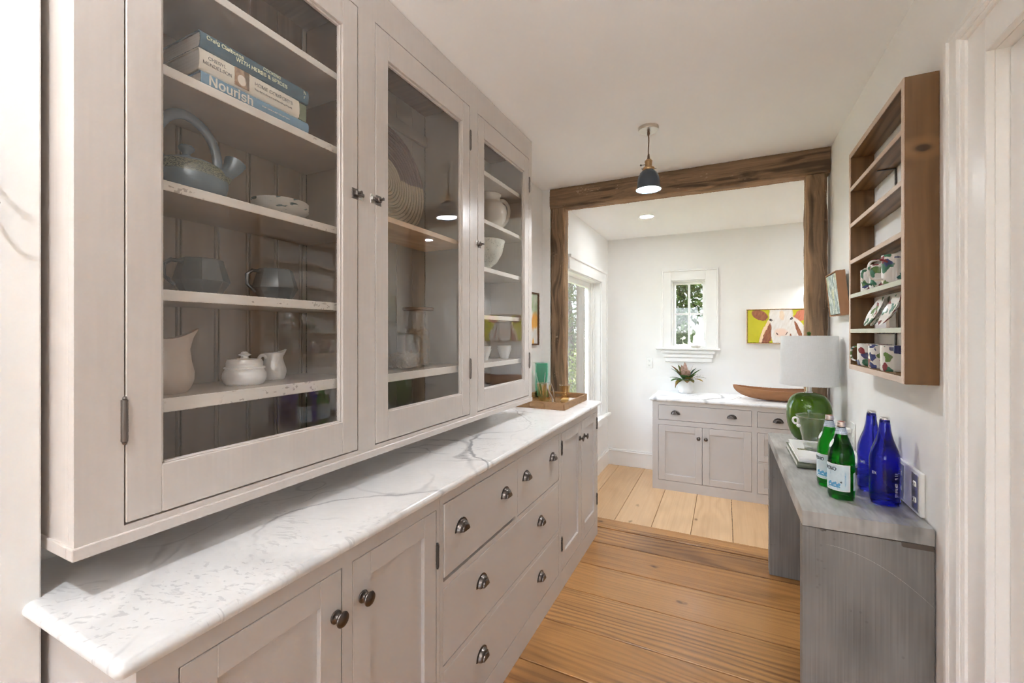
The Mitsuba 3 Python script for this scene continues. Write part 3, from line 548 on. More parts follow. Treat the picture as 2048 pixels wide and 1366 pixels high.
specs = [(200, 48, .19, .021, .5, 'm_leaf_dark'), (165, 58, .17, .019, .5, 'm_leaf_bronze'), (-20, 50, .17, .020, .5, 'm_leaf_green'), (20, 62, .15, .02, .6, 'm_leaf_dark'), (100, 75, .16, .016, .4, 'm_leaf_pink'), (250, 72, .15, .018, .5, 'm_leaf_pink'),
         (290, 62, .13, .020, .7, 'm_leaf_pink'), (190, 20, .15, .020, .6, 'm_leaf_green'), (215, 14, .13, .022, .9, 'm_leaf_green'), (178, 5, .14, .014, .9, 'm_leaf_dark'), (-10, 22, .16, .013, .9, 'm_leaf_dark'), (-30, 12, .15, .020, .9, 'm_leaf_yellow'), (-55, 8, .13, .021, 1.0, 'm_leaf_bronze'),
         (-80, 10, .11, .024, 1.2, 'm_leaf_bronze'), (-110, 16, .12, .024, 1.0, 'm_leaf_green'), (-130, 4, .13, .017, 1.3, 'm_leaf_yellow'), (235, -5, .16, .010, 1.5, 'm_leaf_bronze'), (-95, 45, .11, .022, .9, 'm_leaf_green'), (-40, 40, .13, .022, .8, 'm_leaf_green'),
         (120, 40, .10, .02, .8, 'm_leaf_dark'), (60, 40, .09, .02, .8, 'm_leaf_green'), (300, 30, .12, .022, .9, 'm_leaf_yellow'), (140, 68, .15, .015, .3, 'm_leaf_bronze'), (0, 75, .16, .014, .3, 'm_leaf_pink'), (-15, 30, .17, .009, .5, 'm_leaf_bronze')]
for az, el, L, W, dr_, mm in specs:
    a = math.radians(az); add(pp + '__leaf', leaf((PX + .022 * math.cos(a), PY - .02 + .02 * math.sin(a), ZS + .142), az, el + 3 * math.sin(az * 7.3), L * (1.16 + .12 * math.sin(az * 3.1)), W * 2.0, dr_, .12), mm, True)
one('sill_dish', lathe([(0, .002), (.030, .002), (.033, 0), (.046, .012), (.050, .026), (.047, .027), (.034, .008), (0, .006)], 36, c=(-.290, YB - .012, 1.4135)), 'm_cream_porcelain', 'tiny cream dish on the sill of the small far window', 'dish', smooth=40)
# wooden dough bowl
def dough(cx, cy, z0, L, W, H, th=.013):
    nu, nv = 56, 12; V = []; 
    def shell(l, w, h, zoff):
        out = []
        for j in range(nv + 1):
            t = j / nv; s = math.sin(t * math.pi / 2) ** .62; zz = h * (1 - math.cos(t * math.pi / 2)) ** .92
            for i in range(nu):
                a = 2 * math.pi * i / nu; ca, sa = math.cos(a), math.sin(a)
                x = l * s * np.sign(ca) * abs(ca) ** 1.0; y = w * s * np.sign(sa) * abs(sa) ** 1.25
                lift = .034 * (t ** 2) * (abs(ca) ** 2.2)
                out.append((cx + x, cy + y, z0 + zoff + zz + lift))
        return out
    A = shell(L / 2, W / 2, H, 0); B = shell(L / 2 - th, W / 2 - th, H - th, th); V = np.array(A + B); F = []; m = (nv + 1) * nu
    for j in range(nv):
        for i in range(nu):
            k = (i + 1) % nu; F += [[j * nu + i, j * nu + k, (j + 1) * nu + k], [j * nu + i, (j + 1) * nu + k, (j + 1) * nu + i]]
            F += [[m + j * nu + i, m + (j + 1) * nu + k, m + j * nu + k], [m + j * nu + i, m + (j + 1) * nu + i, m + (j + 1) * nu + k]]
    for i in range(nu):
        k = (i + 1) % nu; a, b = nv * nu + i, nv * nu + k; F += [[a, b, m + b], [a, m + b, m + a]]
    me = trimesh.Trimesh(V, np.array(F), process=False); me.merge_vertices(); me.update_faces(me.nondegenerate_faces()); me.fix_normals(); return me
wood((.23, .095, .035), (.36, .17, .075), (.15, .06, .022), 'x', 22, 1.2, .42, 'm_bowl', 0)
one('dough_bowl', dough(.475, 4.92, ZS + .0012, .80, .31, .104), 'm_bowl', 'long carved wooden bowl with pointed ends on the far sideboard', 'bowl', smooth=40)
# power outlets
def outlet_y(k, x, z, y):
    add(k + '__plate', bx(x - .038, x + .038, y - .006, y, z - .060, z + .060, .002), 'm_plastic')
    for s in (-1, 1):
        o = add(k + '__socket', mtri(hull([(x - .008, y - .004, z + s * .026 - .006), (x + .008, y - .004, z + s * .026 - .006), (x - .008, y - .004, z + s * .026 + .006), (x + .008, y - .004, z + s * .026 + .006)], .0045)), 'm_plastic', 40)
        add(o + '__slot', cat(bx(x - .0075, x - .0055, y - .0088, y - .007, z + s * .026 - .004, z + s * .026 + .006, 0), bx(x + .0055, x + .0075, y - .0088, y - .007, z + s * .026 - .004, z + s * .026 + .006, 0), bx(x - .002, x + .002, y - .0088, y - .007, z + s * .026 - .010, z + s * .026 - .006, 0)), 'm_slot')
k = thing('wall_outlet', 'white duplex power outlet on the far wall left of the window', 'outlet'); outlet_y(k, -.784, 1.233, YB)
# paintings
def tilt(m, deg, c):   # rotate about y axis through c
    a = math.radians(deg); R = np.array([[math.cos(a), 0, math.sin(a)], [0, 1, 0], [-math.sin(a), 0, math.cos(a)]]); q = m.copy(); q.vertices = (q.vertices - np.array(c)) @ R.T + np.array(c); return q
cp = thing('cow_painting', 'framed painting of a white-faced brown cow on yellow-green, on the far wall above the bowl', 'painting')
CX0, CX1, CZ0, CZ1 = .208, .838, 1.468, 1.829
mat('m_frame_oak', (.55, .38, .24), .4, .4)
fo = [bx(CX0, CX1, YB - .045, YB - .001, CZ1 - .007, CZ1, .001), bx(CX0, CX1, YB - .045, YB - .001, CZ0, CZ0 + .007, .001), bx(CX0, CX0 + .007, YB - .045, YB - .001, CZ0 + .007, CZ1 - .007, .001), bx(CX1 - .007, CX1, YB - .045, YB - .001, CZ0 + .007, CZ1 - .007, .001)]
add(cp + '__frame', cat(fo), 'm_frame_oak')
add(cp + '__backing', bx(CX0 + .007, CX1 - .007, YB - .012, YB - .002, CZ0 + .007, CZ1 - .007, .001), 'm_dark_gap')
def ell(u, v, cu, cv, a, b, rot=0.0):
    c, s = math.cos(rot), math.sin(rot); x, y = (u - cu) * c + (v - cv) * s, -(u - cu) * s + (v - cv) * c; return dr.square(x / a) + dr.square(y / b)
def f_cow(p, n, uv):
    # painting coordinates: u to the right, v down, in units of the canvas height
    H = .335; u, v = (p.x - .218) / (H * .837), (1.818 - p.z) / H
    j = .05 * (fbm(u * 14, v * 14, 1.0) - .5); st = fbm(u * 30 + v * 12, v * 9, 3.0)
    u = u + j; v = v + j
    c = mix((.50, .46, .01), (.60, .55, .03), fbm(u * 3, v * 3, 0)); brown = mix((.19, .05, .03), (.42, .17, .08), st); red = mix((.50, .13, .07), (.66, .26, .16), st); white = mix((.72, .66, .60), (.86, .84, .82), st)
    L = lambda c, col, e, w=.12: mix(c, col, 1 - smoothstep(1 - w, 1 + w, e))
    c = L(c, brown, ell(u, v, .40, .16, .27, .15, .35)); c = L(c, red, ell(u, v, 1.74, .17, .27, .16, -.35))
    c = L(c, mix((.9, .7, .45), (.8, .6, .4), st), ell(u, v, .62, .72, .16, .52, .42)); c = L(c, brown, ell(u, v, .66, .80, .13, .48, .36)); 
    c = L(c, white, ell(u, v, 1.52, .66, .30, .50, -.6)); c = L(c, brown, ell(u, v, 1.62, .66, .055, .34, -.40)); c = L(c, brown, ell(u, v, 1.38, .92, .05, .2, -.1))
    c = L(c, white, ell(u, v, 1.07, .20, .37, .48)); c = L(c, white, ell(u, v, 1.06, .66, .30, .62)); c = L(c, white, ell(u, v, 1.08, .85, .27, .3))
    c = L(c, mix((.80, .55, .35), (.84, .74, .62), st), ell(u, v, 1.10, .17, .08, .14), .5); c = L(c, C3(.82, .62, .52), ell(u, v, 1.08, .70, .20, .12), .6)
    for (a, b, rr) in ((.755, .315, .3), (1.395, .275, -.3)):
        c = L(c, C3(.05, .03, .03), ell(u, v, a, b, .052, .036, rr)); c = L(c, C3(.75, .75, .75), ell(u, v, a + .012, b - .004, .012, .010))
    c = L(c, C3(.10, .05, .05), ell(u, v, .945, .73, .058, .017, .85)); c = L(c, C3(.10, .05, .05), ell(u, v, 1.25, .73, .058, .017, -.85))
    return c
mat('m_cow', f_cow, .45, .4)
add(cp + '__canvas', bx(CX0 + .011, CX1 - .011, YB - .040, YB - .012, CZ0 + .011, CZ1 - .011, .001), 'm_cow')
rp = thing('abstract_painting', 'small pale abstract painting in deep wood frame tilting off the right wall', 'painting')
pc = (XR, 3.21, 1.815)
def f_abs(p, n, uv):
    w = fbm(p.y * 12, p.z * 7, 1.0); s = fbm(p.y * 60 + 4 * w, p.z * 34 + 4 * w, 2.0, octaves=4); c = mix((.30, .38, .38), (.66, .70, .64), smoothstep(.3, .7, s))
    c = mix(c, C3(.55, .55, .30), .7 * smoothstep(.62, .74, fbm(p.y * 20 + 7, p.z * 11, 4.0))); return mix(c, C3(.12, .20, .17), .7 * smoothstep(.66, .76, noise(p.y * 80, p.z * 45, 5.0)))
mat('m_abstract', f_abs, .5, .3, bump=lambda p, n, uv: .0012 * fbm(p.y * 90, p.z * 60, 0.0), eps=2e-3)
mat('m_frame_walnut', (.30, .155, .075), .45, .4)
ay0, ay1, az0, az1, ax = 3.055, 3.345, 1.686, 1.944, XR - .050
fr = [bx(ax, XR - .004, ay0, ay0 + .006, az0, az1, .001), bx(ax, XR - .004, ay1 - .006, ay1, az0, az1, .001), bx(ax, XR - .004, ay0 + .006, ay1 - .006, az0, az0 + .006, .001), bx(ax, XR - .004, ay0 + .006, ay1 - .006, az1 - .006, az1, .001)]
TC = (XR - .004, 3.2, az0)
add(rp + '__frame', tilt(cat(fr), -5.5, TC), 'm_frame_walnut')
add(rp + '__canvas', tilt(bx(ax + .004, XR - .014, ay0 + .010, ay1 - .010, az0 + .010, az1 - .010, .001), -5.5, TC), 'm_abstract')
lp = thing('orange_painting', 'orange and green dark-framed painting on the wall between display cabinet and left post', 'painting')
def f_org(p, n, uv):
    s = fbm(p.y * 16, p.z * 10, 2.0); c = mix((.62, .27, .06), (.80, .52, .14), s); c = mix(c, C3(.70, .70, .66), smoothstep(.50, .62, fbm(p.y * 9, p.z * 6, 8.0)));
    return mix(c, mix((.20, .34, .12), (.62, .66, .58), s), smoothstep(1.70, 1.78, p.z + .12 * (s - .5)))
mat('m_orange', f_org, .5, .3); mat('m_frame_dark', (.10, .055, .03), .4, .4)
y0, y1, z0, z1 = 3.12, 3.440, 1.478, 1.918
add(lp + '__frame', cat(bx(XA, XA + .03, y0, y0 + .014, z0, z1, .001), bx(XA, XA + .03, y1 - .014, y1, z0, z1, .001), bx(XA, XA + .03, y0 + .014, y1 - .014, z0, z0 + .012, .001), bx(XA, XA + .03, y0 + .014, y1 - .014, z1 - .012, z1, .001)), 'm_frame_dark')
add(lp + '__canvas', bx(XA + .002, XA + .018, y0 + .014, y1 - .014, z0 + .012, z1 - .012, .001), 'm_orange')
# iron hook by the left edge
hk = thing('wall_hook', 'small dark iron hook on the white casing at the left edge', 'hook')
add(hk + '__plate', bx(-1.240, -1.236, .288, .308, 1.79, 1.92, .001), 'm_black_iron')
add(hk + '__prong', cat(tube(spline([(-1.237, .298, 1.885), (-1.215, .299, 1.880), (-1.200, .301, 1.895)]), .004, 8), tube(spline([(-1.237, .298, 1.82), (-1.212, .300, 1.808), (-1.200, .303, 1.822)]), .004, 8)), 'm_black_iron', 40)
# teal wall sconce beyond the post (seen in the glass of the cabinet)
sc = thing('wall_sconce', 'small teal metal wall light on the far wall above the cow painting', 'wall lamp')
mat('m_teal_metal', (.03, .085, .09), .35, .5)
add(sc + '__shade', cat(lathe([(.012, .05), (.045, .045), (.070, .020), (.078, -.035), (.075, -.035), (.066, .016), (.042, .040), (.012, .046)], 32, c=(.965, 5.13, 2.105))), 'm_teal_metal', 40)
add(sc + '__arm', cat(tube(spline([(.965, YB - .002, 2.16), (.965, 5.18, 2.185), (.965, 5.135, 2.175), (.965, 5.13, 2.150)]), .006, 10), lathe([(0, 0), (.03, 0), (.028, .012), (0, .014)], 24, c=(.965, YB - .015, 2.16), axis='y')), 'm_teal_metal', 40)

# ---------------------------------------------------------------- concrete console and what stands on it
ck = thing('concrete_console', 'grey concrete waterfall console table along the right wall', 'console table')
CA, CB, CX_, ZT = 1.950, 3.380, .262, .914
def slab(x0, x1, y0, y1, z0, z1, amp, seed):
    m = trimesh.creation.box(bounds=[[x0, y0, z0], [x1, y1, z1]]); M = m3.Manifold(m3.Mesh(np.array(m.vertices, np.float32), np.array(m.faces, np.uint32))).refine_to_length(.035); q = mtri(M); v = q.vertices.copy()
    for a, (lo, hi) in enumerate(((x0, x1), (y0, y1), (z0, z1))):
        on = (np.abs(v[:, a] - lo) < 1e-6).astype(float) - (np.abs(v[:, a] - hi) < 1e-6); d = meshkit.fbm(v * 18, 3, seed + a) ** 2 * amp; v[:, a] += on * d
    return trimesh.Trimesh(v, q.faces, process=False)
add(ck + '__top', slab(CX_, XR - .004, CA, CB, ZT - .058, ZT, .0035, 3), 'm_concrete_top')
add(ck + '__leg', slab(CX_ + .001, XR - .005, CA + .001, CA + .060, 0, ZT - .0585, .0022, 13), 'm_concrete_leg')
add(ck + '__leg', slab(CX_ + .001, XR - .005, CB - .085, CB - .001, 0, ZT - .0585, .0035, 23), 'm_concrete_leg')
# table lamp
tl = thing('table_lamp', 'table lamp with round green glazed base and white drum shade on the concrete console', 'lamp')
LX, LYY = .472, 3.245
mat('m_green_glaze', lambda p, n, uv: mix((.026, .072, .0015), (.046, .108, .0025), fbm(p.x * 9, p.y * 9, p.z * 14)), .07, .5)
def f_linen(p, n, uv):
    a = dr.atan2(p.y - LYY, p.x - LX) * .155; return mix((.74, .75, .75), (.82, .83, .83), .5 * noise(a * 900, p.z * 60, 0) + .5 * noise(a * 60, p.z * 900, 4.0))
scene['m_linen'] = {'type': 'principledthin', 'base_color': proc(f_linen), 'roughness': .8, 'diff_trans': .5, 'spec_trans': 0.0}
bp = spline([(.052, 0), (.074, .010), (.104, .060), (.118, .125), (.119, .190), (.108, .240), (.080, .278), (.045, .293), (.018, .296)], 40)
add(tl + '__base', lathe(np.vstack([[(0, 0)], bp, [(0, .2965)]]), 56, c=(LX, LYY, ZT)), 'm_green_glaze', True)
add(tl + '__neck', cat(lathe([(0, .296), (.020, .296), (.020, .300), (.015, .303), (.015, .350), (.019, .354), (.019, .372), (0, .374)], 24, c=(LX, LYY, ZT)), lathe([(0, .374), (.004, .374), (.004, .648), (0, .650)], 12, c=(LX, LYY, ZT))), 'm_chrome', 40)
sh = lathe([(.156, .345), (.150, .648), (.1485, .648), (.1545, .345), (.156, .345)], 64, c=(LX, LYY, ZT))
add(tl + '__shade', sh, 'm_linen', 40)
add(tl + '__spider', cat([tube([(LX, LYY, ZT + .640), (LX + .149 * math.cos(a), LYY + .149 * math.sin(a), ZT + .644)], .0018, 8) for a in (0.4, 2.5, 4.6)]), 'm_chrome', True)
add(tl + '__finial', lathe([(0, .648), (.010, .648), (.007, .654), (.012, .662), (.011, .670), (0, .675)], 16, c=(LX, LYY, ZT)), 'm_green_glaze', True)
# stacked books under the ice bucket
mat('m_book_white', (.72, .72, .71), .25, .5); mat('m_pages', lambda p, n, uv: mix((.60, .57, .52), (.72, .70, .66), noise(p.x * 8, p.y * 8, p.z * 900)), .7, .2)
mat('m_book_olive', (.09, .10, .065), .35, .4); mat('m_print_olive', (.20, .20, .13), .5, .3)
def book(name, label, x0, x1, y0, y1, z, th, cov, rot, group=None, spine='y0', cv=.003):
    """A closed book lying flat; spine on the side y0 or x1."""
    k = thing(name, label, 'book', group); c = ((x0 + x1) / 2, (y0 + y1) / 2, 0)
    if spine == 'y0':
        cover = [bx(x0, x1, y0 + .004, y1, z, z + cv, .0008), bx(x0, x1, y0 + .004, y1, z + th - cv, z + th, .0008)]
        n = 9; ang = np.linspace(-math.pi / 2, math.pi / 2, n); r = th / 2
        pts = [(y0 + .004 - math.cos(a) * .010, z + r + math.sin(a) * r) for a in ang] + [(y0 + .004 - math.cos(a) * (.010 - cv * .8), z + r + math.sin(a) * (r - cv)) for a in ang[::-1]]
        cover.append(extr(Polygon(pts).buffer(0), x0, x1, 'x'))
        pg = bx(x0 + .004, x1 - .004, y0 + .001, y1 - .004, z + cv, z + th - cv, .0003)
    else:
        cover = [bx(x0, x1 - .004, y0, y1, z, z + cv, .0008), bx(x0, x1 - .004, y0, y1, z + th - cv, z + th, .0008)]
        n = 9; ang = np.linspace(-math.pi / 2, math.pi / 2, n); r = th / 2
        pts = [(x1 - .004 + math.cos(a) * .008, z + r + math.sin(a) * r) for a in ang] + [(x1 - .004 + math.cos(a) * (.008 - cv * .8), z + r + math.sin(a) * (r - cv)) for a in ang[::-1]]
        cover.append(extr(Polygon(pts).buffer(0), y0, y1, 'y'))
        pg = bx(x0 + .004, x1 - .001, y0 + .004, y1 - .004, z + cv, z + th - cv, .0003)
    add(k + '__cover', rotz(cat(cover), rot, c), cov, 30); add(k + '__pages', rotz(pg, rot, c), 'm_pages')
    return k, c
ZB = ZT + .0
b1, _ = book('book', 'large grey-white book lying lowest on the console, under another book', .322, .612, 2.552, 2.985, ZB + .0003, .0292, 'm_book_olive', 0)
b2, c2 = book('book', 'white art book lying on top of the lower book, under the glass ice bucket', .330, .606, 2.545, 2.950, ZB + .0295, .027, 'm_book_white', 0)
add(b2 + '__print', bx(.345, .42, 2.70, 2.735, ZB + .0565, ZB + .0568, 0), 'm_print_olive')
ib = thing('ice_bucket', 'clear flared glass ice bucket with ring handles on the stacked books', 'ice bucket')
IX, IY, IZ = .428, 2.735, ZB + .0568
ip = [(0, .004), (.048, .004), (.054, .012), (.060, .050), (.072, .110), (.086, .172), (.0885, .176)]
add(ib + '__body', lathe([(0, 0), (.050, 0)] + [(r + .0, h) for r, h in ip[2:]], 56, c=(IX, IY, IZ)), 'm_glass', True)
add(ib + '__base', lathe([(0, .001), (.048, .001), (.053, .014), (.055, .026), (0, .026)], 40, c=(IX, IY, IZ)), 'm_glass', 40)
add(ib + '__rim', lathe([(.0865, .174), (.0885, .178), (.0905, .176), (.0885, .172), (.0865, .174)], 56, c=(IX, IY, IZ)), 'm_glass', True)
for a in (math.radians(-38), math.radians(142)):
    d = np.array([math.cos(a), math.sin(a), 0]); ring = [np.array((IX, IY, IZ + .135)) + d * (.088 + .016 + .014 * math.cos(t)) + np.array([0, 0, .016 * math.sin(t)]) for t in np.linspace(0, 2 * math.pi, 25)]
    add(ib + '__handle', cat(tube(ring, .0055, 10, caps=False), trimesh.creation.icosphere(3, .010).apply_translation(np.array((IX, IY, IZ + .110)) + d * .088)), 'm_porcelain', True)
# bottles
def bottle(name, label, x, y, gl, neckm, cap, H, R, prof, group=None, rot=0.0):
    k = thing(name, label, 'bottle', group); cc = (x, y, ZT)
    add(k + '__glass', lathe(prof, 56, c=cc), gl, True)
    zc = prof[-1][1]
    capz = zc - .013
    add(k + '__cap', lathe([(.0150, capz), (.0160, capz + .002), (.0160, capz + .008), (.0149, capz + .009), (.0152, capz + .0185), (.0140, capz + .0205), (0, capz + .0205)], 40, c=cc), cap, 30)
    return k
gp = np.vstack([[(0, .006), (.030, .004), (.038, .0), (.0435, .004), (.0448, .012)], [(.0450, .03), (.0450, .150)], spline([(.0450, .150), (.0440, .172), (.0390, .198), (.0300, .226), (.0205, .258), (.0152, .278)], 26)[1:], [(.0145, .290), (.0145, .300), (0, .300)]])
def curved(m, R, cx, cy, z0, a0):
    """Wrap a flat mesh (x along the arc, y up, z outwards) round a vertical cylinder; a0 is the angle of x = 0; x runs counter-clockwise seen from above."""
    v = m.vertices; a = a0 + v[:, 0] / R; r = R + v[:, 2]
    return trimesh.Trimesh(np.c_[cx + r * np.cos(a), cy + r * np.sin(a), z0 + v[:, 1]], m.faces, process=False)
def sheet(w, h, th=.0006, n=24):
    x = np.linspace(0, w, n + 1); V = np.array([(a, b, c) for a in x for b in (0, h) for c in (0, th)]); F = []
    for i in range(n):
        o = 4 * i; q = [o, o + 1, o + 2, o + 3, o + 4, o + 5, o + 6, o + 7]
        for a, b, c, d in ((0, 2, 6, 4), (1, 5, 7, 3), (0, 4, 5, 1), (2, 3, 7, 6)): F += [[q[a], q[b], q[c]], [q[a], q[c], q[d]]]
    for q in ((0, 1, 3, 2), (4 * n, 4 * n + 2, 4 * n + 3, 4 * n + 1)): F += [[q[0], q[1], q[2]], [q[0], q[2], q[3]]]
    return trimesh.Trimesh(V, np.array(F), process=False)
def f_label(p, n, uv): return mix((.52, .66, .74), (.68, .78, .83), fbm(p.x * 60, p.y * 60, p.z * 60))
mat('m_label', f_label, .4, .4); mat('m_label_white', (.80, .82, .84), .4, .4); mat('m_ink', (.03, .045, .06), .5, .3); mat('m_ink_blue', (.10, .33, .56), .5, .3); mat('m_foil', (.40, .46, .62), .35, .5); mat('m_rust', (.36, .12, .09), .5, .3)
metal('m_cap', (.86, .80, .78), .4); metal('m_cap_silver', (.9, .9, .9), .45); metal('m_plate_steel', (.60, .60, .60), .5)
def dedge(m): 
    return m
def green_bottle(x, y, label, aface):
    k = bottle('green_bottle', label, x, y, 'm_bottle_green', 'm_neck_green', 'm_cap', .31, .045, gp, 'green mineral water bottles')
    R = .0453; zl, hl = .036, .105
    # the label; aface is the angle of its right-hand edge
    w = .150; o = w - .088; a0 = aface - w / R
    add(k + '__label', cat(curved(sheet(w, hl, .0005), R, x, y, ZT + zl, a0)), 'm_label_white')
    L = add(k + '__label_field', curved(sheet(w - .006, hl - .006, .0004), R + .0006, x, y, ZT + zl + .003, a0 + .003 / R), 'm_label')
    txt = meshkit.text_mesh('S.PELLEGRINO', .0130, .0004, True); tw = txt.bounds[1][0]
    add(k + '__lettering', curved(moved(txt, (o + .044 - tw, .079, 0)), R + .0011, x, y, ZT + zl, a0), 'm_ink')
    small = [bx(o + .020, o + .060, .072 - i * .004, .0735 - i * .004, 0, .0003, 0) for i in range(3)] + [bx(o + .072, o + .0735, .020 + i * .0045, .023 + i * .0045, 0, .0003, 0) for i in range(13)] + [bx(o + .0745, o + .0765, .022 + i * .0045, .0235 + i * .0045, 0, .0003, 0) for i in range(13)]
    add(k + '__fine_print', curved(cat(small), R + .0011, x, y, ZT + zl, a0), 'm_ink_blue')
    disc = lambda u, v, a, b: moved(extr(Polygon([(a * math.cos(q), b * math.sin(q)) for q in np.linspace(0, 2 * math.pi, 17)[:-1]]), 0, .0003, 'z'), (u, v, 0))
    art = [disc(o + .016 + i * .0062, .026 + .004 * math.sin(i * 2.1), .0040, .0058) for i in range(7)] + [disc(o + .018 + i * .007, .016, .0046, .0030) for i in range(6)] + [bx(o + .012, o + .050, .0075, .0115, 0, .0003, 0)]
    add(k + '__emblem', curved(cat(art), R + .0011, x, y, ZT + zl, a0), 'm_ink_blue')
    star = Polygon([(math.cos(t) * (.0055 if i % 2 else .0024), math.sin(t) * (.0055 if i % 2 else .0024)) for i, t in enumerate(np.linspace(0, 2 * math.pi, 13)[:-1])])
    add(k + '__star', curved(moved(extr(star, 0, .0004, 'z'), (o + .060, .036, 0)), R + .0011, x, y, ZT + zl, a0), 'm_ink')
    add(k + '__back_label', curved(sheet(.030, .070, .0005), R, x, y, ZT + zl + .004, aface + .35), 'm_label')
    # neck label and the round shoulder tag
    rad = lambda z: float(np.interp(z, gp[4:, 1], gp[4:, 0]))
    zz = np.linspace(.258, .284, 9)
    add(k + '__neck_label', lathe([(rad(z) + .0006, z) for z in zz] + [(rad(z) + .0001, z) for z in zz[::-1]], 40, c=(x, y, ZT)), 'm_label')
    nt = [curved(bx(.0 + i * .006, .0045 + i * .006, z0_, z0_ + .0045, 0, .0003, 0), rad(z0_) + .0009, x, y, ZT, aface - 2.2) for i in range(14) for z0_ in (.261, .269, .277)]
    add(k + '__neck_print', cat(nt), 'm_foil')
    t = np.linspace(0, 2 * math.pi, 24); tag = Polygon([(.0125 * math.sin(a) * (.55 + .45 * math.sin(a / 2)), .019 * math.cos(a)) for a in t])
    add(k + '__shoulder_tag', put(extr(tag.buffer(0), 0, .0006, 'z'), (x + .0330 * math.cos(aface - 1.85), y + .0330 * math.sin(aface - 1.85), ZT + .219), (-math.sin(aface - 1.85), math.cos(aface - 1.85), 0), (-.38 * math.cos(aface - 1.85), -.38 * math.sin(aface - 1.85), .925), (.925 * math.cos(aface - 1.85), .925 * math.sin(aface - 1.85), .38)), 'm_label_white')
    add(k + '__cap_disc', lathe([(.0112, .3079), (0, .3081)], 24, c=(x, y, ZT)), 'm_rust')
    return k
green_bottle(.425, 2.172, 'green glass water bottle with blue label, the nearer of the green pair', math.radians(-62))
green_bottle(.412, 2.318, 'green glass water bottle with blue label, standing behind the nearer green one', math.radians(-66))
sp = np.vstack([[(0, .008), (.028, .006), (.036, .0), (.0455, .005), (.0475, .014)], [(.0480, .03), (.0480, .165)], spline([(.0480, .165), (.0455, .192), (.0375, .222), (.0285, .248), (.0215, .276), (.0180, .302)], 26)[1:], [(.0165, .318), (.0155, .328), (0, .328)]])
def blue_bottle(x, y, label, letters, a_l, a_r):
    k = bottle('blue_bottle', label, x, y, 'm_bottle_blue', 'm_neck_blue', 'm_cap_silver', .33, .048, sp, 'blue water bottles')
    R = .0484
    t = meshkit.text_mesh(letters, .0105, .0004); t = moved(t, (-t.bounds[1][0], 0, 0))
    add(k + '__lettering', curved(t, R, x, y, ZT + .118, a_l), 'm_white_ink')
    rr = random.Random(3); rows = [(.128, .010), (.121, .012), (.111, .013), (.1075, .008)] + [(.090 - i * .0042, rr.uniform(.008, .014)) for i in range(4)] + [(.070 - i * .0042, rr.uniform(.008, .014)) for i in range(4)] + [(.050 - i * .0042, rr.uniform(.007, .013)) for i in range(3)]
    ms = []
    for z, w in rows:
        q = 0.0
        while q < w:
            l = rr.uniform(.0012, .003); ms.append(bx(q, min(q + l, w), z, z + .0016, 0, .0003, 0)); q += l + .0007
    add(k + '__fine_print', curved(cat(ms), R, x, y, ZT, a_r), 'm_white_ink')
    return k
blue_bottle(.563, 2.170, 'cobalt blue glass water bottle by the right wall, the nearer of the blue pair', 'EX', math.radians(-134), math.radians(-66))
blue_bottle(.560, 2.330, 'cobalt blue glass water bottle by the right wall, half hidden behind its twin', 'NG', math.radians(-128), math.radians(-60))
# outlets on the right wall
wo = thing('wall_outlet', 'chrome-faced double power outlet on the right wall behind the blue bottles', 'outlet')
add(wo + '__plate', bx(XR - .016, XR - .001, 2.040, 2.275, .918, 1.076, .003), 'm_plastic')
add(wo + '__face', cat(bx(XR - .0185, XR - .016, 2.052, 2.112, .930, 1.064, .002), bx(XR - .0185, XR - .016, 2.196, 2.256, .930, 1.064, .002)), 'm_plate_steel')
for y in (2.082, 2.226):
    for z in (.968, 1.026):
        s = add(wo + '__socket', mtri(hull([(XR - .0172, y - .009, z - .005), (XR - .0172, y + .009, z - .005), (XR - .0172, y - .009, z + .007), (XR - .0172, y + .009, z + .007)], .0042)), 'm_plastic', 40)
        add(s + '__slot', cat(bx(XR - .0222, XR - .0205, y - .008, y - .006, z - .004, z + .006, 0), bx(XR - .0222, XR - .0205, y + .006, y + .008, z - .004, z + .006, 0)), 'm_slot')
wo = thing('wall_outlet', 'white power outlet on the right wall with a lamp plug in it', 'outlet')
add(wo + '__plate', bx(XR - .008, XR - .001, 2.962, 3.060, .936, 1.082, .002), 'm_plastic')
add(wo + '__socket', bx(XR - .011, XR - .008, 2.985, 3.037, .962, 1.056, .002), 'm_plastic')
pl = thing('lamp_plug', 'white plug with cord in the right wall outlet behind the green bottles', 'plug')
add(pl + '__body', cat(bx(XR - .050, XR - .012, 2.990, 3.030, 1.020, 1.050, .006)), 'm_plastic')
add(pl + '__cord', tube(spline([(XR - .048, 3.01, 1.035), (XR - .062, 3.0, 1.010), (XR - .050, 2.99, .955), (XR - .030, 3.03, .922), (XR - .05, 3.10, .9185)]), .0032, 8), 'm_plastic', True)

# ---------------------------------------------------------------- wall shelf
ws = thing('wall_shelf', 'open brown wood shelf unit with painted-light edges on the right wall above the console', 'shelf')
HY0, HY1, HX, HZ0, HZ1 = 1.928, 2.655, .551, 1.404, 2.456
add(ws + '__side_board', bx(HX + .003, XR - .001, HY0, HY0 + .024, HZ0, HZ1, .0012), 'm_alder')
add(ws + '__side_board', bx(HX + .003, XR - .001, HY1 - .022, HY1, HZ0, HZ1, .0012), 'm_alder')
add(ws + '__lit_edge_strip', bx(HX, HX + .003, HY0 + .0005, HY0 + .0235, HZ0 + .0005, HZ1 - .0005, .0006), 'm_lit_edge_tone')  # strips added to hold the light painted on the front edges
add(ws + '__lit_edge_strip', bx(HX, HX + .003, HY1 - .0215, HY1 - .0005, HZ0 + .0005, HZ1 - .0005, .0006), 'm_lit_edge_tone')
SHZ = [2.432, 2.268, 2.092, 1.914, 1.748, 1.580, 1.405]
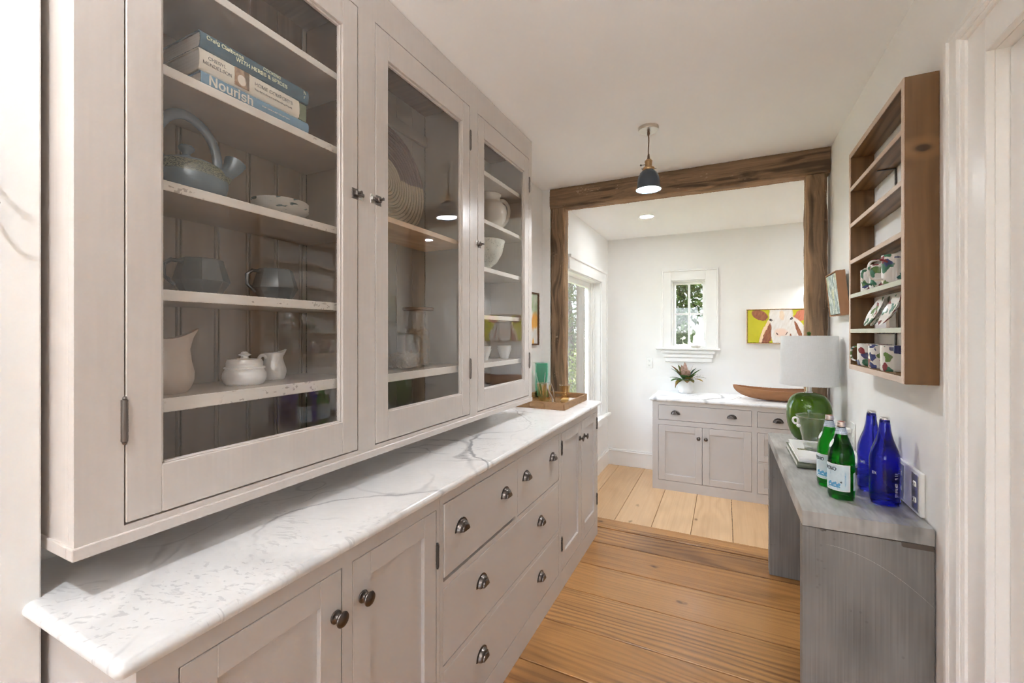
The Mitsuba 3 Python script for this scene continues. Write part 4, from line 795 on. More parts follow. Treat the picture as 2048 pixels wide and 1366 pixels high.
for i, z in enumerate(SHZ):
    t = .024 if i in (0, 6) else .0195
    s = add(ws + ('__shelf' if 0 < i < 6 else '__end_board'), bx(HX + .003, XR - .002, HY0 + .024, HY1 - .022, z, z + t, .001), 'm_alder_x')
    add(s + '__lit_edge_strip', bx(HX, HX + .003, HY0 + .0245, HY1 - .0225, z + .0005, z + t - .0005, .0006), 'm_lit_edge_green' if i in (4, 5) else 'm_lit_edge_tone')
for y, z in ((2.335, 2.268), (2.335, 1.580)):
    add(ws + '__bracket', cat(bx(HX + .030, XR - .002, y - .006, y + .006, z - .0035, z - .0005, .0005), bx(XR - .005, XR - .002, y - .006, y + .006, z - .075, z - .0035, .0005)), 'm_black_iron')
# patterned mugs and plates
def f_pattern(p, n, uv):
    s = 40.0; w = fbm(p.x * 40, p.y * 40, p.z * 40)
    x, y = (p.y - .55 * p.x) * s * .62 + 0.9 * w + 60.0 * dr.floor(p.z * 5.9), p.z * s * .62 + 0.9 * w
    d1, d2, r = voronoi(x, y)
    ins = 1 - smoothstep(.36, .42, d1 + .14 * (noise(x * 3, y * 3) - .5)); ins = ins * dr.select(r < .82, mi.Float(1), mi.Float(0))
    c = dr.select(r < .22, C3(.18, .028, .035), dr.select(r < .40, C3(.035, .13, .075), dr.select(r < .55, C3(.05, .16, .15), dr.select(r < .68, C3(.04, .05, .15), C3(.10, .18, .05)))))
    c = c * (.75 + .6 * noise(x * 5, y * 5))
    return mix(C3(.74, .73, .70), c, ins)
mat('m_pattern', f_pattern, .13, .6)
MUG = [(0, .003), (.034, .003), (.0365, 0), (.0395, .004), (.0402, .010), (.0405, .050), (.0408, .100), (.0400, .1015), (.0388, .100), (.0385, .014), (0, .010)]
def handle(R, z0, z1, out=.044, rad=.0052, n=18, flat=.75, ang=0.0):
    t = np.linspace(-1, 1, n); zz = (z0 + z1) / 2 + (z1 - z0) / 2 * np.sin(t * math.pi / 2) * 1.0; xx = R - .003 + out * np.sqrt(np.clip(1 - np.abs(t) ** 2.4, 0, 1))
    P = np.stack([xx, 0 * zz, zz], 1); return rotz(tube(P, rad, 10, flat), ang)
mug_body = ply(lathe(MUG, 44), 'm_pattern', 40); mug_h = ply(handle(.0405, .018, .086), 'm_pattern', True)
def mug(x, y, z, rot, label, group, s=1.0):
    k = thing('mug', label, 'mug', group); t = T().translate([x, y, z]).rotate([0, 0, 1], rot).scale(s)
    add(k + '__body', mug_body, None, to=t); add(k + '__handle', mug_h, None, to=t)
zb = 1.405 + .0245
mug(.600, 2.545, zb, 128, 'patterned mug with its handle showing, leftmost on the bottom shelf board', 'patterned mugs')
mug(.598, 2.360, zb, 30, 'patterned mug, middle of the three on the bottom shelf board', 'patterned mugs')
mug(.598, 2.200, zb, 60, 'patterned mug, rightmost of the three on the bottom shelf board', 'patterned mugs')
zd = 1.748 + .020
mug(.606, 2.515, zd, 100, 'patterned mug, leftmost of the three above the leaning plates', 'patterned mugs', 1.0)
mug(.598, 2.345, zd, 205, 'patterned mug with handle forward, middle of the three above the leaning plates', 'patterned mugs', 1.0)
mug(.596, 2.160, zd, 190, 'large patterned mug, rightmost of the three above the leaning plates', 'patterned mugs', 1.12)
PLATE = [(0, 0), (.040, .001), (.045, .004), (.066, .012), (.0685, .0145), (.0660, .0150), (.044, .0085), (0, .006)]
plate_d = ply(lathe(PLATE, 48), 'm_pattern', 40)
ze = 1.580 + .0198
def stand_plate(x, y, label, s=1.0, tl_=14):
    t = T().translate([x, y, ze + .0660 * s]).rotate([0, 1, 0], -90 + tl_).scale(s)
    one('plate', plate_d, None, label, 'plate', 'patterned plates on the wall shelf', to=t)
stand_plate(.582, 2.335, 'patterned plate leaning in front of another at the left on the wall shelf', 1.0, 26); stand_plate(.602, 2.325, 'patterned plate leaning behind the left plate on the wall shelf', 1.0, 26)
stand_plate(.585, 2.150, 'patterned plate leaning by the side board of the wall shelf', 1.0, 26)
one('card', bx(XR - .012, XR - .004, 2.30, 2.42, ze, ze + .11, .001), 'm_lit_edge_tone', 'small pale card standing behind the leaning plates on the wall shelf', 'card')

# ---------------------------------------------------------------- things in the display cabinet
# three books with lettered spines
mat('m_book_teal', (.034, .075, .098), .35, .4); mat('m_book_cream', (.66, .62, .54), .4, .4); mat('m_book_blue', (.14, .245, .33), .35, .4); mat('m_gold_ink', (.62, .62, .45), .5, .3); mat('m_dark_ink', (.10, .09, .08), .5, .3); mat('m_cream_ink', (.60, .58, .52), .5, .3); mat('m_book_green', (.12, .15, .09), .4, .4)
BXF = -1.187       # spines
def spine_text(k, txt, h, y, z, inkm, name='title', bold=False):
    m = meshkit.text_mesh(txt, h, .0004, bold); add(k + '__' + name, put(m, (BXF + .0042, y - .012, z), (0, 1, 0), (0, 0, 1), (1, 0, 0)), inkm); return m.bounds[1][0]
def cab_book(label, y0, y1, z, th, cov, depth):
    return book('book', label, BXF - depth, BXF, y0 - .012, y1 - .013, z, th, cov, 0, None, 'x1')[0]
z0 = 2.2085
kb = cab_book('blue cookbook with large pale title, lowest of the cabinet stack', .652, .968, z0, .036, 'm_book_blue', .215)
spine_text(kb, 'Nourish', .0235, .668, z0 + .006, 'm_cream_ink', bold=True); spine_text(kb, 'CANYON RANCH', .0045, .672, z0 + .0312, 'm_cream_ink', 'publisher'); spine_text(kb, 'Scott Uehlein and Canyon Ranch', .0042, .812, z0 + .016, 'm_cream_ink', 'author')
kb = cab_book('thick cream book with a photo on its spine, middle of the cabinet stack', .648, .935, z0 + .0365, .056, 'm_book_cream', .225)
zc = z0 + .0365
spine_text(kb, 'CHERYL', .0085, .668, zc + .032, 'm_dark_ink', 'author'); spine_text(kb, 'MENDELSON', .0085, .655, zc + .017, 'm_dark_ink', 'author'); spine_text(kb, 'HOME COMFORTS', .0098, .790, zc + .029, 'm_dark_ink'); spine_text(kb, 'The Art & Science of Keeping House', .0050, .790, zc + .016, 'm_dark_ink', 'subtitle')
def f_photo(p, n, uv):
    u, v = (p.y - .723) / .04, (p.z - zc) / .056; c = mix((.20, .11, .06), (.42, .30, .20), fbm(p.y * 90, p.z * 90, 0)); c = mix(c, C3(.65, .58, .50), 1 - smoothstep(.8, 1.2, dr.square((u - .5) / .3) + dr.square((v - .42) / .25))); return mix(c, C3(.08, .06, .04), .8 * smoothstep(.55, .7, u + .3 * v - .25))
mat('m_photo', f_photo, .4, .4)
add(kb + '__spine_photo', bx(BXF + .0036, BXF + .0043, .723, .763, zc + .004, zc + .052, 0), 'm_photo')
kb2 = cab_book('dark teal cookbook with yellowish lettering, on top of the stack in the display cabinet', .650, .968, zc + .0565, .044, 'm_book_teal', .235)
zt = zc + .0565
spine_text(kb2, 'Craig Claiborne', .0095, .664, zt + .026, 'm_gold_ink', 'author', True); spine_text(kb2, 'COOKING', .0082, .815, zt + .029, 'm_gold_ink', bold=True); spine_text(kb2, 'WITH HERBS & SPICES', .0100, .738, zt + .013, 'm_gold_ink', bold=True); spine_text(kb2, 'h', .010, .948, zt + .026, 'm_gold_ink', 'publisher'); spine_text(kb2, 'r', .010, .948, zt + .012, 'm_gold_ink', 'publisher')
one('thin_book', bx(BXF - .20, BXF - .003, .9225, .953, z0 + .0368, z0 + .090, .002), 'm_book_green', 'dark green slipcase end behind the thick cream book in the display cabinet', 'book')
# teapot
tp = thing('teapot', 'blue-grey stoneware teapot with overhead loop handle on the shelf below the books', 'teapot')
TX, TY, TZ = -1.315, .682, 1.9385
def f_tea(p, n, uv):
    h = p.z - TZ; w = .018 * (fbm(p.y * 22, p.x * 22, 1.0) - .5); b = smoothstep(.058, .066, h + w) * (1 - smoothstep(.092, .100, h + w)); c = mix((.085, .125, .155), (.15, .19, .215), fbm(p.x * 18, p.y * 18, p.z * 18))
    sp_ = smoothstep(.45, .62, noise(p.x * 420, p.y * 420, p.z * 420)); return mix(c, mix((.20, .20, .13), (.045, .05, .035), sp_), b * .9)
mat('m_tea', f_tea, .16, .6)
add(tp + '__body', lathe([(0, .002), (.058, .002), (.066, 0), (.074, .008), (.086, .034), (.090, .056), (.087, .078), (.076, .096), (.058, .106), (.034, .111), (.0335, .108)], 48, c=(TX, TY, TZ)), 'm_tea', 40)
add(tp + '__lid', lathe([(.034, .106), (.034, .112), (.024, .117), (.012, .120), (.009, .125), (.010, .131), (.017, .138), (.0195, .144), (.015, .150), (.006, .153), (0, .153)], 36, c=(TX, TY - .008, TZ)), 'm_tea', 40)
add(tp + '__handle', tube(spline([(TX, TY - .070, TZ + .094), (TX, TY - .082, TZ + .140), (TX, TY - .066, TZ + .195), (TX, TY - .018, TZ + .232), (TX, TY + .034, TZ + .214), (TX, TY + .066, TZ + .165), (TX, TY + .072, TZ + .098)], 34), [.009] * 34, 12, 1.5), 'm_tea', True)
add(tp + '__spout', tube(spline([(TX, TY + .058, TZ + .070), (TX, TY + .086, TZ + .094), (TX, TY + .108, TZ + .120), (TX, TY + .124, TZ + .150)], 16), np.r_[np.linspace(.036, .019, 9), np.linspace(.0195, .029, 7)], 20), 'm_tea', 50)
# stacked patterned bowls/plates behind
mat('m_pattern_small', lambda p, n, uv: mix((.66, .64, .60), (.10, .15, .15), smoothstep(.60, .66, fbm(p.x * 40, p.y * 40, p.z * 60))), .2, .5)
dish = ply(lathe([(0, .001), (.034, 0), (.040, .004), (.078, .030), (.0835, .0355), (.0810, .0362), (.036, .008), (0, .006)], 48), 'm_pattern_small', 40)
for i in range(4):
    one('dish', dish, None, ['patterned dish at the bottom of the stack to the right of the teapot', 'second patterned dish of the stack to the right of the teapot', 'third patterned dish of the stack to the right of the teapot', 'topmost patterned dish of the stack to the right of the teapot'][i], 'dish', 'stacked dishes in the display cabinet', to=T().translate([-1.29, .935, 1.9385 + .0085 * i]).rotate([0, 1, 0], 0))
# two dark faceted mugs
def facet(prof, n=8): return lathe(prof, n, math.pi / n, 2 * math.pi + math.pi / n)
FM = [(0, .002), (.040, .002), (.043, 0), (.067, .040), (.050, .100), (.0475, .101), (.046, .098), (.062, .041), (.040, .008), (0, .008)]
fm_b = ply(facet(FM, 8), 'm_grey_glaze'); fm_h = ply(tube([(-.048, 0, .090), (-.072, 0, .091), (-.088, 0, .078), (-.088, 0, .048), (-.064, 0, .026)], .0068, 8, .8), 'm_grey_glaze', 35)
for y, rot, lab in ((.705, 84, 'left of the two dark grey faceted mugs in the display cabinet'), (.925, 84, 'right of the two dark grey faceted mugs in the display cabinet')):
    k = thing('faceted_mug', lab, 'mug', 'faceted mugs'); t = T().translate([-1.300, y, 1.6825]).rotate([0, 0, 1], rot)
    add(k + '__body', fm_b, None, to=t); add(k + '__handle', fm_h, None, to=t)
# pitcher, sugar bowl, creamer
def poured(prof, n, c, lip_dir, lip, zlip):
    """A lathe whose rim is drawn out to a lip towards the angle lip_dir and raised there."""
    zt_ = max(q[1] for q in prof)
    m = lathe(prof, n); v = m.vertices; a = np.arctan2(v[:, 1], v[:, 0]); k = np.clip(np.cos(a - lip_dir), 0, 1) ** 4 * np.clip((v[:, 2] - zlip) / (zt_ - zlip), 0, 1.2) ** 1.5
    r = np.hypot(v[:, 0], v[:, 1]); v[:, 0] += np.cos(lip_dir) * lip * k * (r > .01); v[:, 1] += np.sin(lip_dir) * lip * k * (r > .01); v[:, 2] += .9 * lip * k * (r > .01)
    back = np.clip(-np.cos(a - lip_dir), 0, 1) * np.clip((v[:, 2] - zlip) / (zt_ - zlip), 0, 1); v[:, 2] -= .0 * back
    return moved(trimesh.Trimesh(v, m.faces, process=False), c)
k = thing('pitcher', 'tan glazed pitcher at the left end of the lowest cabinet shelf', 'pitcher')
add(k + '__body', poured([(0, .003), (.050, .003), (.055, 0), (.064, .010), (.071, .030), (.072, .050), (.066, .078), (.056, .104), (.051, .124), (.052, .138), (.049, .138), (.047, .124), (.052, .100), (.066, .05), (0, .01)][:11] + [(.049, .1375), (.047, .122), (.050, .104), (.062, .05), (0, .012)], 48, (-1.285, .598, 1.4275), 1.25, .030, .085), 'm_tan_glaze', 50)
add(k + '__handle', tube(spline([(-1.285, .598 - .050, 1.4275 + .122), (-1.285, .598 - .088, 1.4275 + .112), (-1.285, .598 - .094, 1.4275 + .075), (-1.285, .598 - .066, 1.4275 + .045)]), .007, 10, 1.3), 'm_tan_glaze', True)
k = thing('sugar_bowl', 'squat white lidded sugar bowl on the lowest cabinet shelf', 'sugar bowl')
SXX, SYY, SZZ = -1.290, .818, 1.4275
add(k + '__body', lathe([(0, .002), (.044, .002), (.047, 0), (.054, .008), (.0575, .020), (.0570, .034), (.052, .042), (.0495, .046), (.054, .048), (.0535, .051), (.0480, .053), (.0470, .060), (.045, .060), (.045, .03), (0, .02)], 52, c=(SXX, SYY, SZZ)), 'm_porcelain', 40)
add(k + '__lid', lathe([(.0475, .0602), (.0475, .066), (.0440, .074), (.012, .077), (.0105, .0785), (.0095, .084), (.0165, .0865), (.0172, .0885), (.010, .0915), (.0085, .0955), (.004, .098), (0, .098)], 52, c=(SXX, SYY, SZZ)), 'm_porcelain', 40)
k = thing('cream_jug', 'small white cream jug behind the sugar bowl on the lowest cabinet shelf', 'jug')
JX, JY, JZ = -1.345, .950, 1.4275
add(k + '__body', poured([(0, .003), (.030, .003), (.0315, 0), (.034, .006), (.0380, .022), (.0375, .034), (.031, .054), (.0262, .070), (.0285, .086), (.0275, .0868), (.025, .070), (.029, .054), (.035, .03), (0, .01)], 48, (JX, JY, JZ), 1.35, .013, .066), 'm_porcelain', 50)
add(k + '__handle', tube(spline([(JX, JY - .026, JZ + .070), (JX, JY - .042, JZ + .080), (JX, JY - .053, JZ + .066), (JX, JY - .046, JZ + .042), (JX, JY - .034, JZ + .036)]), .0042, 10, 1.3), 'm_porcelain', True)
# second bay: woven plate, board, jars with straw
def f_bask(p, n, uv):
    r = dr.sqrt(dr.square(p.y - 1.553) + dr.square(p.z - 2.296)); a = dr.atan2(p.z - 2.292, p.y - 1.553)
    dark = smoothstep(2.318, 2.324, p.z + .012 * (noise(r * 52, a * 3, 0) - .5)) * smoothstep(.115, .120, r); st = noise(r * 900, a * 120, 1.0)
    q = r * 17 / .262; q = q - dr.floor(q); gap_shade = smoothstep(.30, .5, dr.abs(q - .5)); return mix(mix((.40, .33, .24), (.50, .42, .32), st), mix((.14, .095, .088), (.19, .135, .122), st), dark) * (1 - .55 * gap_shade)  # coil shading painted in as darker stitching gaps
mat('m_basket', f_bask, .75, .2)
prof = [(0, 0)]; rows = 17; R0 = .262
for i in range(rows):
    for t in np.linspace(.08, .92, 5): prof.append(((i + t) * R0 / rows, .004 + .0065 * math.sin(math.pi * t) + .030 * ((i + t) / rows) ** 3))
prof += [(R0 + .001, .030), (R0 - .006, .022), (0, -.004)]
wb = lathe(prof, 96, axis='x'); wb = moved(wb, (0, 0, R0)); wb.vertices = wb.vertices @ np.array([[math.cos(.14), 0, math.sin(.14)], [0, 1, 0], [-math.sin(.14), 0, math.cos(.14)]]).T if False else wb.vertices
a = -.12; Rm = np.array([[math.cos(a), 0, math.sin(a)], [0, 1, 0], [-math.sin(a), 0, math.cos(a)]]); wb.vertices = wb.vertices @ Rm.T + np.array([-1.398, 1.553, 2.036])
one('woven_plate', wb, 'm_basket', 'large coiled woven plate, brown above and straw below, behind the middle glazed door', 'basket plate', smooth=35)
bd = sbox(1.188, 2.0, 1.318, 2.36).union(Polygon([(1.188, 2.36)] + [(1.253 + .065 * math.cos(t), 2.36 + .055 * math.sin(t)) for t in np.linspace(math.pi, 0, 16)])).intersection(sbox(1.1, 2.0345, 1.4, 2.6))
one('cutting_board', extr(bd, -1.345, -1.327, 'x'), 'm_shelf_wood', 'light wooden board with rounded top standing in front of the woven plate', 'cutting board')
JXA, JYA, JZA = -1.285, 1.532, 1.4215
k = thing('glass_jar', 'wide clear glass jar with rounded shoulders, straw inside, left on the middle bay shelf', 'jar')
add(k + '__body', lathe([(0, .001), (.070, .001), (.0755, .006), (.076, .125), (.072, .142), (.058, .152), (.020, .156), (0, .156)], 48, c=(JXA, JYA, JZA)), 'm_glass', True)
add(k + '__knob', lathe([(.008, .156), (.007, .162), (.013, .168), (.012, .176), (0, .180)], 24, c=(JXA, JYA, JZA)), 'm_glass', True)
JXB, JYB = -1.325, 1.683
k = thing('glass_jar', 'tall clear glass jar with flat dark lid, straw inside, right on the middle bay shelf', 'jar')
add(k + '__body', lathe([(0, .001), (.056, .001), (.060, .006), (.060, .262), (.062, .266)], 48, c=(JXB, JYB, JZA)), 'm_glass', True)
add(k + '__lid', lathe([(0, .2665), (.071, .2665), (.074, .270), (.074, .277), (.071, .280), (0, .281)], 48, c=(JXB, JYB, JZA)), 'm_frame_dark', 40)
mat('m_straw', (.40, .31, .22), .7, .2)
def straw(cx, cy, z, R, H, n, seed):
    rg = np.random.default_rng(seed); ms = []
    for _ in range(n):
        a, r = rg.uniform(0, 2 * math.pi), R * math.sqrt(rg.uniform(0, 1)); L = rg.uniform(.03, .07); b = rg.uniform(0, 2 * math.pi); e = rg.normal(0, .55); c = np.array([cx + r * math.cos(a), cy + r * math.sin(a), z + rg.uniform(.004, H)]); d = np.array([math.cos(b) * math.cos(e), math.sin(b) * math.cos(e), math.sin(e)]) * L / 2; bend = rg.normal(0, .008, 3)
        P = np.array([c - d, c + bend, c + d]); q = P[:, :2] - [cx, cy]; rr = np.linalg.norm(q, axis=1); P[:, :2] = [cx, cy] + q * np.minimum(1, (R * 1.04) / np.maximum(rr, 1e-6))[:, None]; P[:, 2] = np.clip(P[:, 2], z + .002, z + H + .02)
        ms.append(tube(P, .0011, 4, caps=False))
    return cat(ms)
for args, lab in (((JXA, JYA, JZA + .003, .068, .060, 260, 3), 'pale straw filling the wide glass jar'), ((JXB, JYB, JZA + .003, .053, .170, 420, 4), 'pale straw filling the tall glass jar')):
    o = one('straw', straw(*args), 'm_straw', lab, 'straw', smooth=True); labels[o]['kind'] = 'stuff'
# third bay: white pitcher, speckled colander, nested bowls
k = thing('white_pitcher', 'large cream-white pitcher with loop handle behind the right glazed door', 'pitcher')
WXc, WYc, WZc = -1.315, 2.375, 2.2025
add(k + '__body', lathe([(0, .003), (.062, .003), (.068, 0), (.082, .030), (.103, .090), (.108, .128), (.100, .160), (.078, .184), (.066, .196), (.0655, .220), (.072, .236), (.068, .237), (.062, .220), (.062, .196), (.098, .13), (0, .02)], 52, c=(WXc, WYc, WZc)), 'm_cream_porcelain', 50)
add(k + '__handle', tube(spline([(WXc + .030, WYc + .062, WZc + .200), (WXc + .048, WYc + .110, WZc + .218), (WXc + .058, WYc + .142, WZc + .190), (WXc + .056, WYc + .138, WZc + .120), (WXc + .045, WYc + .088, WZc + .062)]), .0095, 12, 1.4), 'm_cream_porcelain', True)
def f_speck(p, n, uv): return mix(mix((.52, .54, .49), (.66, .66, .60), fbm(p.x * 25, p.y * 25, p.z * 25)), C3(.09, .10, .08), smoothstep(.70, .76, noise(p.x * 330, p.y * 330, p.z * 330)) * smoothstep(.42, .55, fbm(p.x * 22, p.y * 22, p.z * 22)))
mat('m_speckle', f_speck, .18, .6)
k = one('footed_bowl', lathe([(0, .004), (.046, .004), (.052, 0), (.048, .008), (.034, .022), (.036, .030), (.072, .060), (.104, .115), (.118, .178), (.121, .186), (.117, .187), (.099, .117), (.066, .066), (0, .036)], 52, c=(-1.29, 2.270, 1.9415)), 'm_speckle', 'speckled pale green footed bowl on the middle shelf of the right cabinet bay', 'bowl', smooth=50)
SB = [(0, .002), (.022, .002), (.0235, 0), (.046, .064), (.0475, .066), (.0445, .066), (.021, .006), (0, .006)]
sb_d = ply(lathe(SB, 40), 'm_porcelain', 35)
for x, y, a in ((-1.290, 2.255, 'left'), (-1.265, 2.478, 'right')):
    for i, b in ((0, 'outer'), (1, 'inner')):
        one('small_bowl', sb_d, None, f'small tapered white bowl, {b} one of the {a} nested pair in the cabinet', 'bowl', 'nested white bowls', to=T().translate([x, y, 1.4175 + .017 * i]))

# ---------------------------------------------------------------- tray with glasses
tr = thing('rattan_tray', 'woven rattan serving tray at the far end of the left marble worktop', 'tray')
def f_ratt(p, n, uv):
    a = p.x * 620 + p.y * 620; w = dr.sin(a + 3.14159 * dr.floor(p.z * 150)) * .5 + .5
    return mix((.13, .06, .025), mix((.30, .16, .07), (.42, .25, .12), noise(p.x * 60, p.y * 60, p.z * 60)), dr.clip(.25 + .9 * w, 0, 1))
mat('m_rattan', f_ratt, .45, .4, bump=lambda p, n, uv: 0.0006 * (dr.sin(p.x * 620 + p.y * 620 + 3.14159 * dr.floor(p.z * 150))), eps=1e-3)
TX0, TX1, TY0, TY1, TZ0 = -1.405, -.983, 2.838, 3.372, 1.0464
add(tr + '__base', bx(TX0 + .01, TX1 - .01, TY0 + .01, TY1 - .01, TZ0, TZ0 + .006, .001), 'm_rattan')
def rope(pts, r=.0055): return tube(pts, r, 10)
hw = .056; xm = (TX0 + TX1) / 2
zt_ = TZ0 + .046
wl = [bx(TX0, TX0 + .010, TY0, TY1, TZ0, zt_, .003), bx(TX1 - .010, TX1, TY0, TY1, TZ0, zt_, .003)]
for y in (TY0, TY1 - .010):
    wl += [bx(TX0 + .01, xm - hw, y, y + .010, TZ0, zt_, .003), bx(xm + hw, TX1 - .01, y, y + .010, TZ0, zt_, .003), bx(xm - hw, xm + hw, y, y + .010, TZ0, TZ0 + .014, .002), bx(xm - hw, xm + hw, y, y + .010, zt_ - .010, zt_, .002)]
add(tr + '__side', cat(wl), 'm_rattan')
rim = [(TX0 + .005, TY0 + .005, zt_), (TX1 - .005, TY0 + .005, zt_), (TX1 - .005, TY1 - .005, zt_), (TX0 + .005, TY1 - .005, zt_)]
add(tr + '__rim', cat([rope([rim[i], rim[(i + 1) % 4]], .007) for i in range(4)] + [trimesh.creation.icosphere(2, .0072).apply_translation(p) for p in rim]), 'm_rattan', True)
ZTR = TZ0 + .0062
def tumbler(x, y, s, label):
    k = thing('tumbler', label, 'glass', 'amber tumblers'); c = (x, y, ZTR)
    add(k + '__body', lathe([(0, .001), (.029 * s, .001), (.031 * s, .004), (.0315 * s, .020), (.033 * s, .060), (.038 * s, .100), (.0445 * s, .134), (.0448 * s, .1355)], 40, c=c), 'm_amber', True)
    add(k + '__foot', lathe([(0, .003), (.0285 * s, .003), (.0295 * s, .020), (.020 * s, .022), (0, .0225)], 32, c=c), 'm_clear_solid', 40)
    add(k + '__rim', lathe([(.0435 * s, .1355), (.0448 * s, .1378), (.0461 * s, .1355), (.0448 * s, .1332), (.0435 * s, .1355)], 40, c=c), 'm_clear_solid', True)
tumbler(-1.285, 3.170, 1.0, 'amber-tinted tumbler holding glass stirrers, leftmost on the rattan tray'); tumbler(-1.215, 3.080, .86, 'narrower amber-tinted tumbler in the middle of the rattan tray'); tumbler(-1.085, 3.130, .95, 'amber-tinted flared tumbler on the right of the rattan tray')
for i, (dx, dy, tx, ty) in enumerate(((-.010, 0, -.050, -.01), (.004, .008, .008, .045), (.012, -.006, .045, .035))):
    one('stirrer', tube([(-1.285 + dx * .6, 3.17 + dy, ZTR + .026), (-1.285 + tx, 3.17 + ty, ZTR + .215)], [.0022, .0022], 8), 'm_silver', ['slender clear stirrer leaning left in the leftmost tumbler', 'slender clear stirrer standing in the middle of the leftmost tumbler', 'slender clear stirrer leaning right in the leftmost tumbler'][i], 'stirrer', 'stirrers in the tumbler', smooth=True)
k = thing('ice_tongs', 'silver ice tongs standing on the tray between the tumblers', 'tongs')
pa = spline([(-1.148, 3.030, ZTR + .008), (-1.166, 3.030, ZTR + .075), (-1.182, 3.032, ZTR + .148), (-1.176, 3.040, ZTR + .158), (-1.168, 3.048, ZTR + .148), (-1.150, 3.062, ZTR + .075), (-1.140, 3.070, ZTR + .008)], 40)
add(k + '__arms', tube(pa, .0085, 10, .4), 'm_silver', True)
add(k + '__claw', cat([tube(spline([np.array(p) + [dx, dy, 0], np.array(p) + [dx * 1.8, dy * 1.5, -.004], np.array(p) + [dx * 2.2, 0, -.004]]), .002, 8) for p in (pa[0], pa[-1]) for dx, dy in ((.006, .006), (-.006, .006), (0, -.008))]), 'm_silver', True)
mat('m_napkin', (.78, .76, .74), .8, .1)
k = thing('folded_napkins', 'white folded napkins lying flat at the back of the rattan tray', 'napkins')
for i in range(3): add(k + '__napkin', rotz(bx(-1.155, -1.020, 3.195, 3.335, ZTR + .0032 * i, ZTR + .0030 + .0032 * i, .0012), 8 + i * 1.5, (-1.09, 3.26, 0)), 'm_napkin')
vz = thing('teal_vase', 'rectangular teal glass vase standing at the back left of the rattan tray', 'vase')
vm = mtri(hull([(-1.388, 3.292, ZTR + .008), (-1.296, 3.292, ZTR + .008), (-1.388, 3.330, ZTR + .008), (-1.296, 3.330, ZTR + .008), (-1.388, 3.292, ZTR + .290), (-1.296, 3.292, ZTR + .290), (-1.388, 3.330, ZTR + .290), (-1.296, 3.330, ZTR + .290)], .007) - m3.Manifold.cube((.2, .2, .1)).translate((-1.45, 3.2, ZTR + .285)))
scene['m_teal_solid'] = {'type': 'principled', 'base_color': rgb(.13, .42, .33), 'roughness': .15, 'specular': .6, 'spec_trans': 0.0}
add(vz + '__body', vm, 'm_teal', 40)
add(vz + '__core', bx(-1.386, -1.298, 3.296, 3.326, ZTR + .008, ZTR + .275, .004), 'm_teal_solid', 40)

# ---------------------------------------------------------------- lamps
def emit(name, mesh, power, color=(1, 1, 1)):
    k = key(name); scene[k] = ply(mesh, 'm_white'); scene[k]['emitter'] = {'type': 'area', 'radiance': rgb(*[power * c for c in color])}; return k
pd = thing('pendant_lamp', 'pendant lamp with dark navy dome shade and brass socket on a cord from the ceiling', 'pendant lamp')
QX, QY = -.419, 2.764
add(pd + '__canopy', lathe([(0, ZC - .0225), (.054, ZC - .0225), (.0585, ZC - .020), (.060, ZC - .016), (.060, ZC), (0, ZC)], 48, c=(QX, QY, 0)), 'm_canopy', 40)
add(pd + '__cord_grip', lathe([(0, ZC - .052), (.004, ZC - .052), (.0085, ZC - .040), (.0085, ZC - .032), (.0065, ZC - .0225), (0, ZC - .0225)], 20, c=(QX, QY, 0)), 'm_frame_dark', 40)
add(pd + '__cord', tube(spline([(QX, QY, ZC - .05), (QX + .001, QY, ZC - .10), (QX - .001, QY, ZC - .15), (QX, QY, 2.668)]), .0034, 10), 'm_frame_dark', True)
add(pd + '__strain_relief', lathe([(0, 2.642), (.0085, 2.642), (.0065, 2.668), (.0045, 2.676), (0, 2.676)], 20, c=(QX, QY, 0)), 'm_frame_dark', 40)
add(pd + '__socket', lathe([(0, 2.594), (.020, 2.594), (.0205, 2.628), (.023, 2.630), (.023, 2.634), (.020, 2.637), (.016, 2.642), (0, 2.643)], 32, c=(QX, QY, 0)), 'm_brass', 40)
add(pd + '__switch_key', cat(tube([(QX - .018, QY - .006, 2.613), (QX - .042, QY - .012, 2.611)], .0022, 8), trimesh.creation.icosphere(2, .006).apply_translation((QX - .043, QY - .012, 2.611))), 'm_pewter', True)
add(pd + '__collar', lathe([(.020, 2.594), (.034, 2.592), (.036, 2.588), (.036, 2.580), (.033, 2.576), (.020, 2.576)], 40, c=(QX, QY, 0)), 'm_brass', 40)
add(pd + '__collar_screw', cat(tube([(QX + .034, QY + .006, 2.584), (QX + .046, QY + .008, 2.584)], .0022, 8), tube([(QX - .030, QY - .018, 2.584), (QX - .038, QY - .025, 2.584)], .0022, 8)), 'm_pewter', True)
mat('m_navy', (.020, .034, .052), .13, .6, clearcoat=.8, clearcoat_gloss=.95)
dome = spline([(.026, 2.578), (.043, 2.567), (.057, 2.546), (.0655, 2.512), (.0675, 2.482), (.0755, 2.458)], 24)
inner = dome[::-1] - np.array([.0016, .0008])
add(pd + '__shade', lathe(np.vstack([[(.018, 2.579)], dome, inner, [(.018, 2.577)]]), 56, c=(QX, QY, 0)), 'm_navy', 50)
emit(pd + '__diffuser', lathe([(0, 2.4640), (.0700, 2.4640), (.0704, 2.4655), (0, 2.4660)], 48, c=(QX, QY, 0)), 62 * LAMP, COOL)
def downlight(x, y, zc, r, power, label, color=COOL):
    k = thing('recessed_light', label, 'ceiling light')
    add(k + '__trim', lathe([(r, zc - .004), (r + .016, zc - .003), (r + .018, zc), (r, zc)], 48, c=(x, y, 0)), 'm_plastic', 40)
    emit(k + '__lens', lathe([(0, zc - .0045), (r, zc - .0040), (r, zc - .001), (0, zc - .001)], 40, c=(x, y, 0)), power * LAMP, color)
downlight(-.672, 4.325, ZF, .062, 40, 'round recessed ceiling light in the far room, seen under the beam')
